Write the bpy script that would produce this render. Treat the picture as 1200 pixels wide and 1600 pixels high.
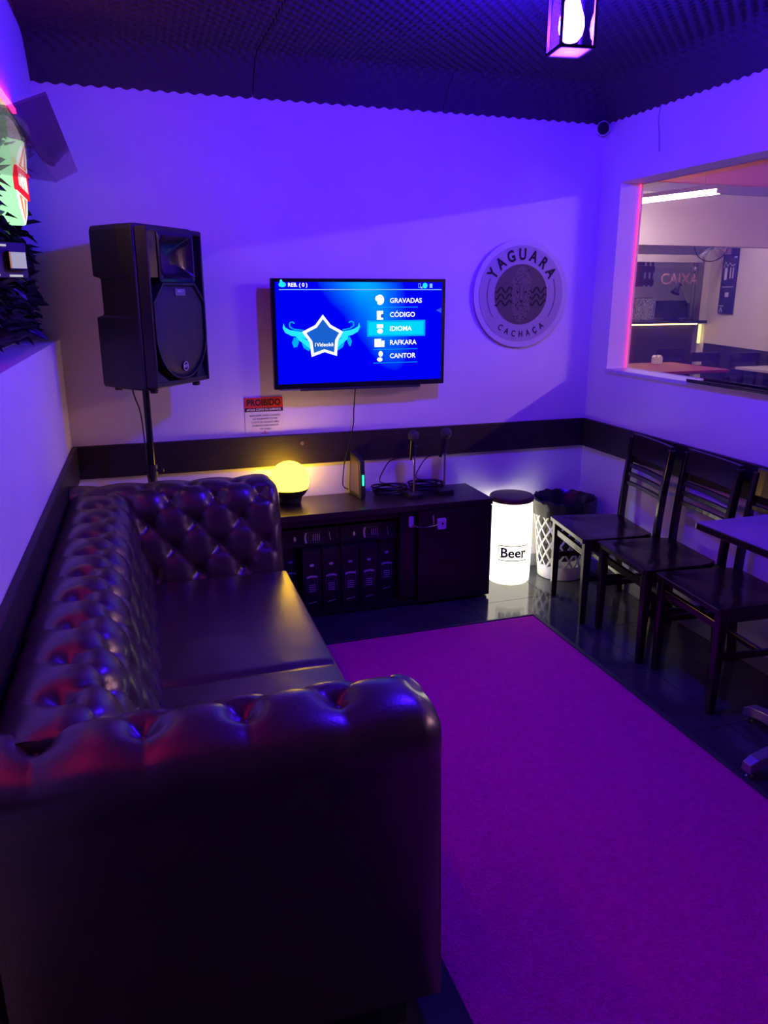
import bpy, bmesh, math, random
from mathutils import Vector, Matrix, noise
random.seed(7)
PI = math.pi
sc = bpy.context.scene
for o in list(bpy.data.objects): bpy.data.objects.remove(o)
COL = sc.collection

# ------------------------------------------------------------------ camera
YAW, PITCH, ROLL, FPX, EYE = .3183, .279, .0006, 1201.0, 1.6
cam = bpy.data.cameras.new('camera'); camo = bpy.data.objects.new('camera', cam); COL.objects.link(camo)
cam.sensor_fit = 'VERTICAL'; cam.sensor_height = 36.0; cam.sensor_width = 27.0
cam.lens = 36.0 * FPX / 1600.0; cam.clip_start = .02; cam.clip_end = 60
camo.location = (0, 0, EYE)
camo.rotation_euler = (Matrix.Rotation(-YAW, 3, 'Z') @ Matrix.Rotation(PI / 2 - PITCH, 3, 'X') @ Matrix.Rotation(-ROLL, 3, 'Z')).to_euler()
sc.camera = camo
# ------------------------------------------------------------------ world, exposure
w = bpy.data.worlds.new('world'); sc.world = w; w.use_nodes = True
w.node_tree.nodes['Background'].inputs[0].default_value = (.02, .02, .04, 1)
w.node_tree.nodes['Background'].inputs[1].default_value = .2
sc.view_settings.view_transform = 'Standard'; sc.view_settings.look = 'None'
sc.view_settings.gamma = 1; sc.view_settings.use_curve_mapping = False
sc.view_settings.exposure = 0.0
# light levels of the lamps of the place (emission strength of their glowing parts)
BULB = 2000.0; BULB_COL = (.044, .005, 1.0)
TUBE = 100.0; TUBE_COL = (1.0, .78, .80)
TUBE_NEAR = 300.0; TUBE_NEAR_COL = (1.0, .50, .50)
NEON = 30.0; NEON_COL = (1.0, .01, .07)
DRUM = 2.6; DRUM_COL = (1.0, .93, .68)
GLOBE = 14.0; GLOBE_COL = (1.0, .54, .02)
SIGN = 1.2

# ------------------------------------------------------------------ measures of the room
D, XR, ZC, ZF = 3.91, 2.533, 2.63, 2.46      # back wall, right wall, ceiling, lower edge of the foam
WT = .140                                    # thickness of the right wall
YB = -1.0                                    # wall behind the viewer
def xl(y): return -.285 - (D - y) * .0246    # left wall leans away from the axis
WY0, WY1, WZ0, WZ1 = .6, 3.727, 1.185, 2.15  # window opening
LEDGE, NTOP, NDEP = 1.39, 2.2, .15           # niche in the left wall

# ------------------------------------------------------------------ materials
MATS = {}
def mat(name, col, rough=.5, metal=0., spec=.5, var=0., vscale=8., bump=0., bscale=60., emit=None, estr=0., coat=0., crough=.08, stretch=None):
    if name in MATS: return MATS[name]
    m = bpy.data.materials.new(name); m.use_nodes = True; nt = m.node_tree; b = nt.nodes['Principled BSDF']
    c = (col[0], col[1], col[2], 1)
    b.inputs['Base Color'].default_value = c; b.inputs['Roughness'].default_value = rough
    b.inputs['Metallic'].default_value = metal; b.inputs['Specular IOR Level'].default_value = spec
    b.inputs['Coat Weight'].default_value = coat; b.inputs['Coat Roughness'].default_value = crough
    if emit:
        b.inputs['Emission Color'].default_value = (emit[0], emit[1], emit[2], 1); b.inputs['Emission Strength'].default_value = estr
    tc = nt.nodes.new('ShaderNodeTexCoord'); src = tc.outputs['Object']
    if stretch:
        mp = nt.nodes.new('ShaderNodeMapping'); mp.inputs['Scale'].default_value = stretch
        nt.links.new(src, mp.inputs[0]); src = mp.outputs[0]
    if var > 0:
        n = nt.nodes.new('ShaderNodeTexNoise'); n.inputs['Scale'].default_value = vscale; n.inputs['Detail'].default_value = 6
        nt.links.new(src, n.inputs['Vector'])
        r = nt.nodes.new('ShaderNodeValToRGB')
        r.color_ramp.elements[0].position = .3; r.color_ramp.elements[1].position = .7
        r.color_ramp.elements[0].color = tuple(max(0, x * (1 - var)) for x in col) + (1,)
        r.color_ramp.elements[1].color = tuple(min(1, x * (1 + var)) for x in col) + (1,)
        nt.links.new(n.outputs['Fac'], r.inputs[0]); nt.links.new(r.outputs[0], b.inputs['Base Color'])
    if bump > 0:
        n2 = nt.nodes.new('ShaderNodeTexNoise'); n2.inputs['Scale'].default_value = bscale; n2.inputs['Detail'].default_value = 4
        nt.links.new(src, n2.inputs['Vector'])
        bp = nt.nodes.new('ShaderNodeBump'); bp.inputs['Strength'].default_value = bump; bp.inputs['Distance'].default_value = .01
        nt.links.new(n2.outputs['Fac'], bp.inputs['Height']); nt.links.new(bp.outputs[0], b.inputs['Normal'])
    MATS[name] = m; return m
def glow(name, col, s):
    if name in MATS: return MATS[name]
    m = bpy.data.materials.new(name); m.use_nodes = True; nt = m.node_tree; nt.nodes.clear()
    o = nt.nodes.new('ShaderNodeOutputMaterial'); e = nt.nodes.new('ShaderNodeEmission')
    e.inputs[0].default_value = (*col, 1); e.inputs[1].default_value = s; nt.links.new(e.outputs[0], o.inputs[0])
    MATS[name] = m; return m
def pane(name, tint, ior=1.45, rough=.0, diff=0., dcol=(.8, .8, .8), node='ShaderNodeBsdfDiffuse'):
    if name in MATS: return MATS[name]
    m = bpy.data.materials.new(name); m.use_nodes = True; nt = m.node_tree; nt.nodes.clear()
    o = nt.nodes.new('ShaderNodeOutputMaterial'); t = nt.nodes.new('ShaderNodeBsdfTransparent'); t.inputs[0].default_value = (*tint, 1)
    g = nt.nodes.new('ShaderNodeBsdfGlossy'); g.inputs['Roughness'].default_value = rough
    lwt = nt.nodes.new('ShaderNodeLayerWeight'); lwt.inputs[0].default_value = .5
    f = nt.nodes.new('ShaderNodeMath'); f.operation = 'POWER'; f.inputs[1].default_value = 4.5; nt.links.new(lwt.outputs['Facing'], f.inputs[0])
    f2 = nt.nodes.new('ShaderNodeMath'); f2.operation = 'MULTIPLY_ADD'; f2.inputs[1].default_value = .8; f2.inputs[2].default_value = ((ior - 1) / (ior + 1)) ** 2
    nt.links.new(f.outputs[0], f2.inputs[0]); f = f2
    mx = nt.nodes.new('ShaderNodeMixShader')
    nt.links.new(f.outputs[0], mx.inputs[0]); nt.links.new(t.outputs[0], mx.inputs[1]); nt.links.new(g.outputs[0], mx.inputs[2])
    out = mx
    if diff > 0:
        d = nt.nodes.new(node); d.inputs[0].default_value = (*dcol, 1)
        m2 = nt.nodes.new('ShaderNodeMixShader'); m2.inputs[0].default_value = diff
        nt.links.new(mx.outputs[0], m2.inputs[1]); nt.links.new(d.outputs[0], m2.inputs[2]); out = m2
    nt.links.new(out.outputs[0], o.inputs[0]); MATS[name] = m; return m

WALL = mat('wall_paint', (.80, .78, .80), .72, var=.03, vscale=3, bump=.06, bscale=25)
WALL2 = mat('bar_wall_paint', (.74, .66, .62), .7, var=.03, vscale=2)
CEILP = mat('ceiling_paint', (.75, .73, .74), .8)
REDCEIL = mat('red_lit_ceiling', (.80, .30, .32), .7)  # red light on the bar ceiling is put into this colour
FOAM = mat('acoustic_foam', (.06, .052, .066), .9, spec=.2)
WOODT = mat('dark_wood_rail', (.022, .014, .014), .5, var=.5, vscale=5, stretch=(1.5, 1.5, 30))
WOODC = mat('dark_wood_cabinet', (.030, .019, .017), .30, var=.35, vscale=5, stretch=(1.5, 1.5, 25))
CHAIRW = mat('dark_lacquered_wood', (.022, .012, .011), .22, var=.3, vscale=6, coat=.3)
TILE = mat('dark_glossy_tile', (.055, .06, .065), .12, var=.25, vscale=5, bump=.04, bscale=14)
GROUT = mat('grout', (.03, .03, .03), .9)
LEATHER = mat('dark_brown_leather', (.045, .021, .027), .34, coat=.55, crough=.24, spec=.9, var=.2, vscale=12, bump=.10, bscale=170)
RUG = mat('pink_carpet', (.98, .012, .42), .95, spec=.1, var=.12, vscale=60, bump=.9, bscale=110)
RUBBER = mat('black_rubber', (.02, .02, .022), .6)
BLACKP = mat('black_plastic', (.026, .026, .029), .45, bump=.05, bscale=400)
BLACKG = mat('black_gloss', (.012, .012, .014), .18)
GRILLE = mat('speaker_grille', (.055, .055, .062), .5, metal=.3, bump=.35, bscale=900)
CHROME = mat('chrome', (.75, .75, .78), .18, metal=1)
SATIN = mat('satin_metal', (.55, .55, .58), .35, metal=1)
WHITEP = mat('white_plastic', (.80, .80, .78), .45)
PAPER = mat('paper', (.78, .76, .74), .8)
REDP = mat('red_print', (.72, .03, .03), .7)
BLACKI = mat('black_ink', (.012, .012, .012), .7)
GREYI = mat('grey_ink', (.10, .09, .09), .7)

# ------------------------------------------------------------------ mesh tools
class MB:
    def __init__(s): s.bm = bmesh.new()
    def box(s, x0, x1, y0, y1, z0, z1, M=None):
        v = [s.bm.verts.new(Vector(p)) for p in ((x0,y0,z0),(x1,y0,z0),(x1,y1,z0),(x0,y1,z0),(x0,y0,z1),(x1,y0,z1),(x1,y1,z1),(x0,y1,z1))]
        if M:
            for q in v: q.co = M @ q.co
        for f in ((3,2,1,0),(4,5,6,7),(0,1,5,4),(1,2,6,5),(2,3,7,6),(3,0,4,7)): s.bm.faces.new([v[i] for i in f])
        return s
    def rings(s, rs, closed=True, cap0=True, cap1=True):
        R = [[s.bm.verts.new(Vector(p)) for p in r] for r in rs]; n = len(R[0])
        for a, b in zip(R[:-1], R[1:]):
            for i in range(n if closed else n - 1):
                j = (i + 1) % n; s.bm.faces.new((a[i], a[j], b[j], b[i]))
        if cap0 and closed: s.bm.faces.new(R[0][::-1])
        if cap1 and closed: s.bm.faces.new(R[-1])
        return s
    def tube(s, pts, r, n=8, caps=True):
        pts = [Vector(p) for p in pts]; rs = []
        rad = r if isinstance(r, (list, tuple)) else [r] * len(pts)
        up = None
        for i, p in enumerate(pts):
            t = (pts[min(i + 1, len(pts) - 1)] - pts[max(i - 1, 0)])
            t = t.normalized() if t.length > 1e-9 else Vector((0, 0, 1))
            if up is None: up = Vector((0, 0, 1)) if abs(t.z) < .9 else Vector((1, 0, 0))
            a = t.cross(up); a = a.normalized() if a.length > 1e-6 else t.orthogonal().normalized()
            b = t.cross(a).normalized(); up = -b if False else up
            rs.append([p + (a * math.cos(2 * PI * k / n) + b * math.sin(2 * PI * k / n)) * rad[i] for k in range(n)])
        return s.rings(rs, True, caps, caps)
    def lathe(s, prof, n=32, c=(0, 0, 0), cap0=True, cap1=True):
        return s.rings([[(c[0] + r * math.cos(2 * PI * k / n), c[1] + r * math.sin(2 * PI * k / n), c[2] + z) for k in range(n)] for r, z in prof], True, cap0, cap1)
    def prism(s, poly, fn, d0, d1):
        return s.rings([[fn(u, v, d0) for u, v in poly], [fn(u, v, d1) for u, v in poly]])
    def ball(s, c, r, n=16, m=10, sz=1.):
        prof = [(max(1e-4, r * math.sin(PI * i / m)), -r * sz * math.cos(PI * i / m)) for i in range(m + 1)]
        return s.lathe(prof, n, c)
    def build(s, name, m, parent=None, bev=0., seg=2, smooth=False, loc=None, kind=None):
        bmesh.ops.recalc_face_normals(s.bm, faces=s.bm.faces)
        me = bpy.data.meshes.new(name); s.bm.to_mesh(me); s.bm.free()
        o = obj(name, me, m, parent, loc)
        if bev > 0:
            md = o.modifiers.new('bevel', 'BEVEL'); md.width = bev; md.segments = seg; md.limit_method = 'ANGLE'; md.angle_limit = .6
        if smooth: shade(me)
        if kind: o['kind'] = kind
        return o
def shade(me, ang=40):
    me.polygons.foreach_set('use_smooth', [True] * len(me.polygons))
    try: me.set_sharp_from_angle(angle=math.radians(ang))
    except Exception: pass
def obj(name, me, m, parent=None, loc=None):
    o = bpy.data.objects.new(name, me); COL.objects.link(o)
    if m and not me.materials: me.materials.append(m)
    if parent: o.parent = parent
    if loc: o.location = loc
    return o
def tag(o, label=None, cat=None, group=None, kind=None):
    if label: o['label'] = label
    if cat: o['category'] = cat
    if group: o['group'] = group
    if kind: o['kind'] = kind
    return o
def thing(name, label, cat, loc=(0, 0, 0), rz=0., group=None):
    o = bpy.data.objects.new(name, None); COL.objects.link(o); o.empty_display_size = .1
    o.location = loc; o.rotation_euler = (0, 0, rz)
    return tag(o, label, cat, group)
def copy_tree(o, parent=None):
    c = o.copy(); COL.objects.link(c); c.parent = parent
    for ch in list(o.children): copy_tree(ch, c)
    return c
def struct(o, label=None): return tag(o, label, kind='structure')

TXT = {}
def text_mesh(body, h, align='CENTER', space=1.0, ext=.0004, bold=0.):
    key = (body, h, align, space, ext, bold)
    if key in TXT: return TXT[key]
    cu = bpy.data.curves.new('lettering', 'FONT'); cu.body = body; cu.size = h; cu.align_x = align; cu.align_y = 'CENTER'
    cu.space_character = space; cu.extrude = ext; cu.resolution_u = 3; cu.offset = bold
    o = bpy.data.objects.new('lettering', cu); COL.objects.link(o)
    dg = bpy.context.evaluated_depsgraph_get(); dg.update()
    me = bpy.data.meshes.new_from_object(o.evaluated_get(dg)); me.name = 'lettering'
    bpy.data.objects.remove(o); me.materials.clear(); TXT[key] = me
    return me
RB = Matrix.Rotation(PI / 2, 4, 'X')                      # reads when looking along +Y
RL = Matrix.Rotation(PI / 2, 4, 'Z') @ RB                 # reads when looking along -X
def text(body, h, M, m, parent, name='lettering', **k):
    o = obj(name, text_mesh(body, h, **k), None, parent); o.matrix_local = M
    if not o.data.materials: o.data.materials.append(m)
    elif o.data.materials[0] != m:
        o.data = o.data.copy(); o.data.materials[0] = m
    return o
def flat(parts, M, name, m, parent, th=.0006):
    """a thin printed shape: list of polygons in a plane, given a real thickness"""
    b = MB()
    for poly in parts:
        b.rings([[M @ Vector((u, v, -th / 2)) for u, v in poly], [M @ Vector((u, v, th / 2)) for u, v in poly]])
    return b.build(name, m, parent)
def disc(cx, cy, rx, ry=None, n=24, a0=0, a1=2 * PI):
    ry = ry or rx; return [(cx + rx * math.cos(a0 + (a1 - a0) * k / n), cy + ry * math.sin(a0 + (a1 - a0) * k / n)) for k in range(n)]
def rect(x0, x1, y0, y1): return [(x0, y0), (x1, y0), (x1, y1), (x0, y1)]
def band(pts, wd):
    """stroke a polyline as quads"""
    out = []
    for (x0, y0), (x1, y1) in zip(pts[:-1], pts[1:]):
        l = math.hypot(x1 - x0, y1 - y0) or 1; nx, ny = -(y1 - y0) / l * wd / 2, (x1 - x0) / l * wd / 2
        out.append([(x0 + nx, y0 + ny), (x0 - nx, y0 - ny), (x1 - nx, y1 - ny), (x1 + nx, y1 + ny)])
    return out
def arc(cx, cy, r, a0, a1, n=16): return [(cx + r * math.cos(a0 + (a1 - a0) * k / n), cy + r * math.sin(a0 + (a1 - a0) * k / n)) for k in range(n + 1)]

# ================================================================== THE SETTING
# floor: a slab with single tiles laid on it
fl = struct(MB().box(-.75, XR, YB, D, -.08, -.006).build('floor', GROUT), 'dark glossy tiled floor of the karaoke room')
ts = .46; tb = MB().box(.0015, ts - .0015, .0015, ts - .0015, -.006, 0)
t0 = tb.build('tile', TILE, fl)
first = True
nx = 7
for i in range(nx):
    for j in range(11):
        x0 = XR - (i + 1) * ts; y0 = D - (j + 1) * ts
        if first: o = t0; first = False
        else: o = t0.copy(); COL.objects.link(o); o.parent = fl
        o.location = (x0, y0, 0)
# walls
b = MB(); b.box(-.75, XR + WT, D, D + .12, -.08, ZC); struct(b.build('wall_back', WALL), 'white painted back wall behind the television')
b = MB()
for (y0, y1, z0, z1) in ((YB, D, -.08, WZ0), (YB, D, WZ1, ZC), (YB, WY0, WZ0, WZ1), (WY1, D, WZ0, WZ1)): b.box(XR, XR + WT, y0, y1, z0, z1)
wr = struct(b.build('wall_right', WALL), 'white painted wall with a wide window opening to the bar')
# left wall with its niche, following the slightly skewed line
def lw(b, off0, off1, y0, y1, z0, z1):
    P = [(xl(y0) - off1, y0), (xl(y0) - off0, y0), (xl(y1) - off0, y1), (xl(y1) - off1, y1)]
    b.rings([[(x, y, z0) for x, y in P], [(x, y, z1) for x, y in P]])
b = MB(); lw(b, 0, .30, YB, D, -.08, LEDGE); lw(b, 0, .30, YB, D, NTOP, ZC); lw(b, NDEP, .30, YB, D, LEDGE, NTOP)
struct(b.build('wall_left', WALL), 'white painted wall with a long planted niche')
struct(MB().box(-.75, XR + WT, YB - .1, YB, -.08, ZC).build('wall_front', mat('dark_paint', (.10, .09, .10), .8)), 'dark wall closing the room behind the viewer')
# ceiling and foam
ce = struct(MB().box(-.75, XR + WT, YB - .1, D + .12, ZC, ZC + .1).build('ceiling', CEILP), 'ceiling lined with dark egg-crate foam')
PIT = .058
def foam_mesh(x0, y0, wx, wy, amp=.009, th=.020):
    """egg-crate sheet under the ceiling; along the back and window walls it turns down in a cove"""
    nxx = int(wx / PIT * 7); nyy = int(wy / PIT * 7); k = 2 * PI / PIT; n1 = nxx + 1; vs = []
    def cove(d): return (ZC - ZF - .012) * max(0, 1 - d / .19) ** 2
    for j in range(nyy + 1):
        for i in range(n1):
            x = x0 + wx * i / nxx; y = y0 + wy * j / nyy
            vs.append((x, y, ZC - th - max(cove(D - y), cove(XR - x)) + amp * (.5 + .5 * min(1, min(D - y, XR - x) / .12)) * (math.sin(k * x) if D - y < XR - x else math.cos(k * (XR - x))) * (math.cos(k * (D - y)) if D - y < XR - x else math.sin(k * y))))
    top = len(vs)
    fs = [(j * n1 + i, (j + 1) * n1 + i, (j + 1) * n1 + i + 1, j * n1 + i + 1) for j in range(nyy) for i in range(nxx)]
    loop = [i for i in range(n1)] + [j * n1 + nxx for j in range(1, nyy + 1)] + [nyy * n1 + i for i in range(nxx - 1, -1, -1)] + [j * n1 for j in range(nyy - 1, 0, -1)]
    for q in loop: vs.append((vs[q][0], vs[q][1], ZC))
    for q in range(len(loop)):
        r = (q + 1) % len(loop); fs.append((loop[q], loop[r], top + r, top + q))
    me = bpy.data.meshes.new('foam_panel'); me.from_pydata(vs, [], fs); me.update(); shade(me, 60); return me
PX = (XR + .285) / 3; PY = 1.56
for i in range(3):
    for j in range(3):
        x0 = XR - (i + 1) * PX; y0 = D - (j + 1) * PY
        obj('foam_panel', foam_mesh(x0 + (.0015 if i < 2 else 0), y0 + .0015, PX - .003, PY - .003), FOAM, ce)
# chair rails and skirtings
TZ0, TZ1 = .728, .888
struct(MB().box(-.28, XR, D - .022, D, TZ0, TZ1).build('trim_1', WOODT, bev=.003), 'dark wooden chair rail along the back wall')
struct(MB().box(XR - .022, XR, YB, D - .022, TZ0, TZ1).build('trim_2', WOODT, bev=.003), 'dark wooden chair rail along the window wall')
b = MB(); lw(b, -.024, 0, YB, D - .022, TZ0, TZ1); struct(b.build('trim_3', WOODT, bev=.003), 'dark wooden chair rail along the sofa wall')
BASE = mat('skirting', (.30, .30, .32), .35)
struct(MB().box(-.28, XR, D - .012, D, 0, .075).build('baseboard_back', BASE, bev=.002), 'grey tiled skirting of the back wall')
struct(MB().box(XR - .012, XR, YB, D - .012, 0, .075).build('baseboard_right', BASE, bev=.002), 'grey tiled skirting of the window wall')
# window: pane in the outer half of the reveal, with a sill
GLASS = pane('window_glass', (.86, .86, .92), ior=1.45, diff=.035, dcol=(.5, .45, .9))  # faint blue veil of light mixed into the glass colour
wn = struct(MB().box(XR + .126, XR + .132, WY0, WY1, WZ0, WZ1).build('window_1', GLASS), 'large glass pane looking into the bar')
FR = mat('window_bead', (.66, .64, .70), .5)
b = MB(); b.box(XR + .122, XR + .138, WY0, WY1, WZ0, WZ0 + .006); b.box(XR + .122, XR + .138, WY0, WY1, WZ1 - .006, WZ1)
b.box(XR + .122, XR + .138, WY1 - .004, WY1, WZ0 + .006, WZ1 - .006); b.build('glazing_bead', FR, wn)
MB().box(XR - .012, XR + .12, WY0, WY1, WZ0 - .016, WZ0 + .004).build('sill', FR, wn, bev=.003)

# ================================================================== SOFA
def resample(P, ds):
    out = [Vector(P[0])]; 
    # Catmull-Rom through the points
    pts = [Vector(p) for p in P]; dense = []
    for i in range(len(pts) - 1):
        p0 = pts[max(i - 1, 0)]; p1 = pts[i]; p2 = pts[i + 1]; p3 = pts[min(i + 2, len(pts) - 1)]
        for k in range(12):
            t = k / 12
            dense.append(.5 * ((2 * p1) + (p2 - p0) * t + (2 * p0 - 5 * p1 + 4 * p2 - p3) * t * t + (3 * p1 - p0 - 3 * p2 + p3) * t ** 3))
    dense.append(pts[-1]); L = [0]
    for a, c in zip(dense[:-1], dense[1:]): L.append(L[-1] + (c - a).length)
    n = int(L[-1] / ds); res = []; j = 0
    for i in range(n + 1):
        s = L[-1] * i / n
        while j < len(L) - 2 and L[j + 1] < s: j += 1
        u = (s - L[j]) / max(1e-9, L[j + 1] - L[j]); res.append(dense[j].lerp(dense[j + 1], min(1, u)))
    return res, L[-1]
PROF = [(0, .33), (.004, .42), (.035, .56), (.062, .68), (.078, .735), (.108, .778), (.155, .797), (.215, .797), (.262, .787), (.292, .765), (.302, .725), (.302, .68)]
TA, TBW = .19, .105
def tufted(name, parent, L, fn, off, e0=False, e1=False, scale=1.0):
    """upholstered run: profile in (d,z), run along t; e0/e1 round an open end"""
    pr, S = resample(PROF, .0085); n = len(pr); ds = S / (n - 1)
    nr = []
    for i in range(n):
        t = (pr[min(i + 1, n - 1)] - pr[max(i - 1, 0)]).normalized(); nr.append(Vector((-t.y, t.x)))
    # arc position of the top row of buttons: the middle of the roll
    stop = min(range(n), key=lambda i: abs(pr[i].x - .185) + (0 if pr[i].y > .75 else 1)) * ds
    A, B, rb = .017, .026, .031
    def hgt(t, s):
        x = (t - off) / TA
        if s <= stop:
            y = (stop - s) / (2 * TBW); p, q = x + y, x - y
            h = A * (abs(math.sin(PI * p)) * abs(math.sin(PI * q)) + 1e-6) ** .36
            dp, dq = p - round(p), q - round(q); dt = TA * (dp + dq) / 2; dd = TBW * (dp - dq)
        else:
            f = max(0, 1 - (s - stop) / .15)
            h = A * ((abs(math.sin(PI * x)) + 1e-6) ** .72) * f + A * .75 * (1 - f) * max(0, 1 - (s - stop - .15) / .08 if s - stop > .15 else 1)
            dt = TA * (x - round(x)); dd = s - stop
        lowf = min(1, s / .06)
        return (h + B * (1 - math.exp(-(dt * dt + dd * dd) / (rb * rb))) - B) * lowf + noise.noise(Vector((t * 9, s * 9, off))) * .003
    nt_ = int(L / .009); vs, fs = [], []
    for a in range(nt_ + 1):
        t = L * a / nt_
        for i in range(n):
            h = hgt(t, i * ds); ins = 0
            for on, dist in ((e0, t), (e1, L - t)):
                if on and dist < .05: k = 1 - dist / .05; ins = max(ins, .035 * (1 - math.sqrt(max(0, 1 - k * k)))); h *= min(1, dist / .05)
            c = pr[i] + nr[i] * (h - ins); vs.append(fn(t, c.x, c.y))
    for a in range(nt_):
        for i in range(n - 1):
            q = a * n + i; fs.append((q, q + 1, q + n + 1, q + n))
    base = len(vs)
    # plain lower parts: outer and inner face down to the base, bottom and end caps
    for a in range(nt_ + 1):
        t = L * a / nt_; vs.append(fn(t, pr[-1].x - .004, .09)); vs.append(fn(t, 0, .09))
    for a in range(nt_):
        q = base + 2 * a; o0, o1 = a * n + n - 1, (a + 1) * n + n - 1; i0, i1 = a * n, (a + 1) * n
        fs += [(o0, q, q + 2, o1), (i0, i1, q + 3, q + 1), (q, q + 1, q + 3, q + 2)]
    fs.append(tuple(range(0, n)) + (base, base + 1)); fs.append(tuple(range(nt_ * n, nt_ * n + n)) + (base + 2 * nt_, base + 2 * nt_ + 1))
    me = bpy.data.meshes.new(name); me.from_pydata([tuple(v) for v in vs], [], fs); me.update()
    bm = bmesh.new(); bm.from_mesh(me); bmesh.ops.recalc_face_normals(bm, faces=bm.faces); bm.to_mesh(me); bm.free()
    shade(me, 60)
    o = obj(name, me, LEATHER, parent)
    # buttons
    global BTN
    row = 0; s = stop
    while s > .05:
        i = int(round(s / ds)); half = (row % 2) * .5; k0 = math.ceil((.02 - off) / TA - half); k = k0
        while (k + half) * TA + off < L - .03:
            t = (k + half) * TA + off
            c = pr[i] + nr[i] * (hgt(t, s) + .002); P = Vector(fn(t, c.x, c.y)); c2 = c + nr[i] * .01; Q = Vector(fn(t, c2.x, c2.y)) - P
            bo = obj('button', BTN, LEATHER, o); bo.matrix_local = Matrix.Translation(P) @ Q.to_track_quat('Z', 'Y').to_matrix().to_4x4()
            k += 1
        row += 1; s -= TBW
    return o
bb = MB(); bb.lathe([(.0095, -.003), (.0105, 0), (.008, .003), (.003, .0045)], 10)
bmesh.ops.recalc_face_normals(bb.bm, faces=bb.bm.faces); BTN = bpy.data.meshes.new('button'); bb.bm.to_mesh(BTN); bb.bm.free(); shade(BTN); BTN.materials.append(LEATHER)
SX0, SX1, SY0, SY1 = -.290, .570, 1.255, 3.46
so = thing('chesterfield_sofa', 'long dark leather sofa with deep button tufting against the left wall', 'sofa', (-.048, .006, 0), -.02)
tufted('backrest', so, SY1 - SY0 - .24, lambda t, d, z: (SX0 + .302 - d, SY0 + .12 + t, z), .16)
tufted('arm', so, SX1 - SX0, lambda t, d, z: (SX0 + t, SY1 - .302 + d, z), .11, e1=True)
tufted('arm', so, SX1 - SX0, lambda t, d, z: (SX0 + t, SY0 + .302 - d, z), .09, e1=True)
def cushion(name, x0, x1, y0, y1, z0, z1, parent, m, seam=0):
    b = MB(); n = 26; r = .024; vs = []
    def edge(u): return 1 - max(0, abs(u) - .0) ** 10
    g = []
    for j in range(n + 1):
        row = []
        for i in range(n + 1):
            u = -1 + 2 * i / n; v = -1 + 2 * j / n
            # denser towards the rims
            uu = math.copysign(abs(u) ** .6, u); vv = math.copysign(abs(v) ** .6, v)
            du = (1 - abs(uu)) * (x1 - x0) / 2; dv = (1 - abs(vv)) * (y1 - y0) / 2
            if seam and vv * seam > 0: dv = dv * 2.4 + .004        # tight seam where the cushions meet
            dd = min(du, dv)
            drop = 0 if dd > r else r - math.sqrt(max(0, r * r - (r - dd) ** 2))
            z = z1 - drop + .008 * (1 - uu * uu) * (1 - vv * vv) + .0025 * noise.noise(Vector((uu * 3, vv * 4, y0)))
            row.append(b.bm.verts.new(((x0 + x1) / 2 + uu * (x1 - x0) / 2, (y0 + y1) / 2 + vv * (y1 - y0) / 2, z)))
        g.append(row)
    for j in range(n):
        for i in range(n): b.bm.faces.new((g[j][i], g[j][i + 1], g[j + 1][i + 1], g[j + 1][i]))
    loop = g[0] + [g[j][n] for j in range(1, n + 1)] + [g[n][i] for i in range(n - 1, -1, -1)] + [g[j][0] for j in range(n - 1, 0, -1)]
    low = [b.bm.verts.new((v.co.x, v.co.y, z0)) for v in loop]
    for i in range(len(loop)):
        j = (i + 1) % len(loop); b.bm.faces.new((loop[i], low[i], low[j], loop[j]))
    b.bm.faces.new(low)
    return b.build(name, m, parent, smooth=True)
ym = 2.24
cushion('seat_cushion', .0, SX1 + .01, ym + .0005, SY1 - .30, .26, .43, so, LEATHER, -1)
cushion('seat_cushion', .0, SX1 + .01, SY0 + .30, ym - .0005, .26, .43, so, LEATHER, 1)
MB().box(SX0 + .02, SX1 - .012, SY0 + .28, SY1 - .28, .09, .26).build('seat_base', LEATHER, so, bev=.01)
for x in (SX0 + .06, SX1 - .10):
    for y in (SY0 + .06, SY1 - .06):
        MB().box(x - .03, x + .03, y - .03, y + .03, 0, .09).build('foot', BLACKP, so, bev=.004)

# ================================================================== RUG
b = MB(); x0, x1, y0, y1 = .618, 1.868, -.9, 3.225; n_, m_ = 60, 190; g = []
for j in range(m_ + 1):
    row = []
    for i in range(n_ + 1):
        x = x0 + (x1 - x0) * i / n_; y = y0 + (y1 - y0) * j / m_; e = min(x - x0, x1 - x, y1 - y, y - y0)
        row.append(b.bm.verts.new((x, y, .009 + .0022 * noise.noise(Vector((x * 26, y * 34, 0))) if e > .004 else .001)))
    g.append(row)
for j in range(m_):
    for i in range(n_): b.bm.faces.new((g[j][i], g[j][i + 1], g[j + 1][i + 1], g[j + 1][i]))
rg = thing('rug', 'long pink carpet runner lying on the dark tiles', 'rug')
b.build('pile', RUG, rg, smooth=True)
EDG = mat('rug_edging', (.05, .06, .055), .6)
b = MB(); b.box(x1, x1 + .022, y0, y1 + .012, .0005, .007).build('edging', EDG, rg, bev=.002)
MB().box(x0, x1, y1, y1 + .012, .0005, .007).build('edging', EDG, rg, bev=.002)

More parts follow.
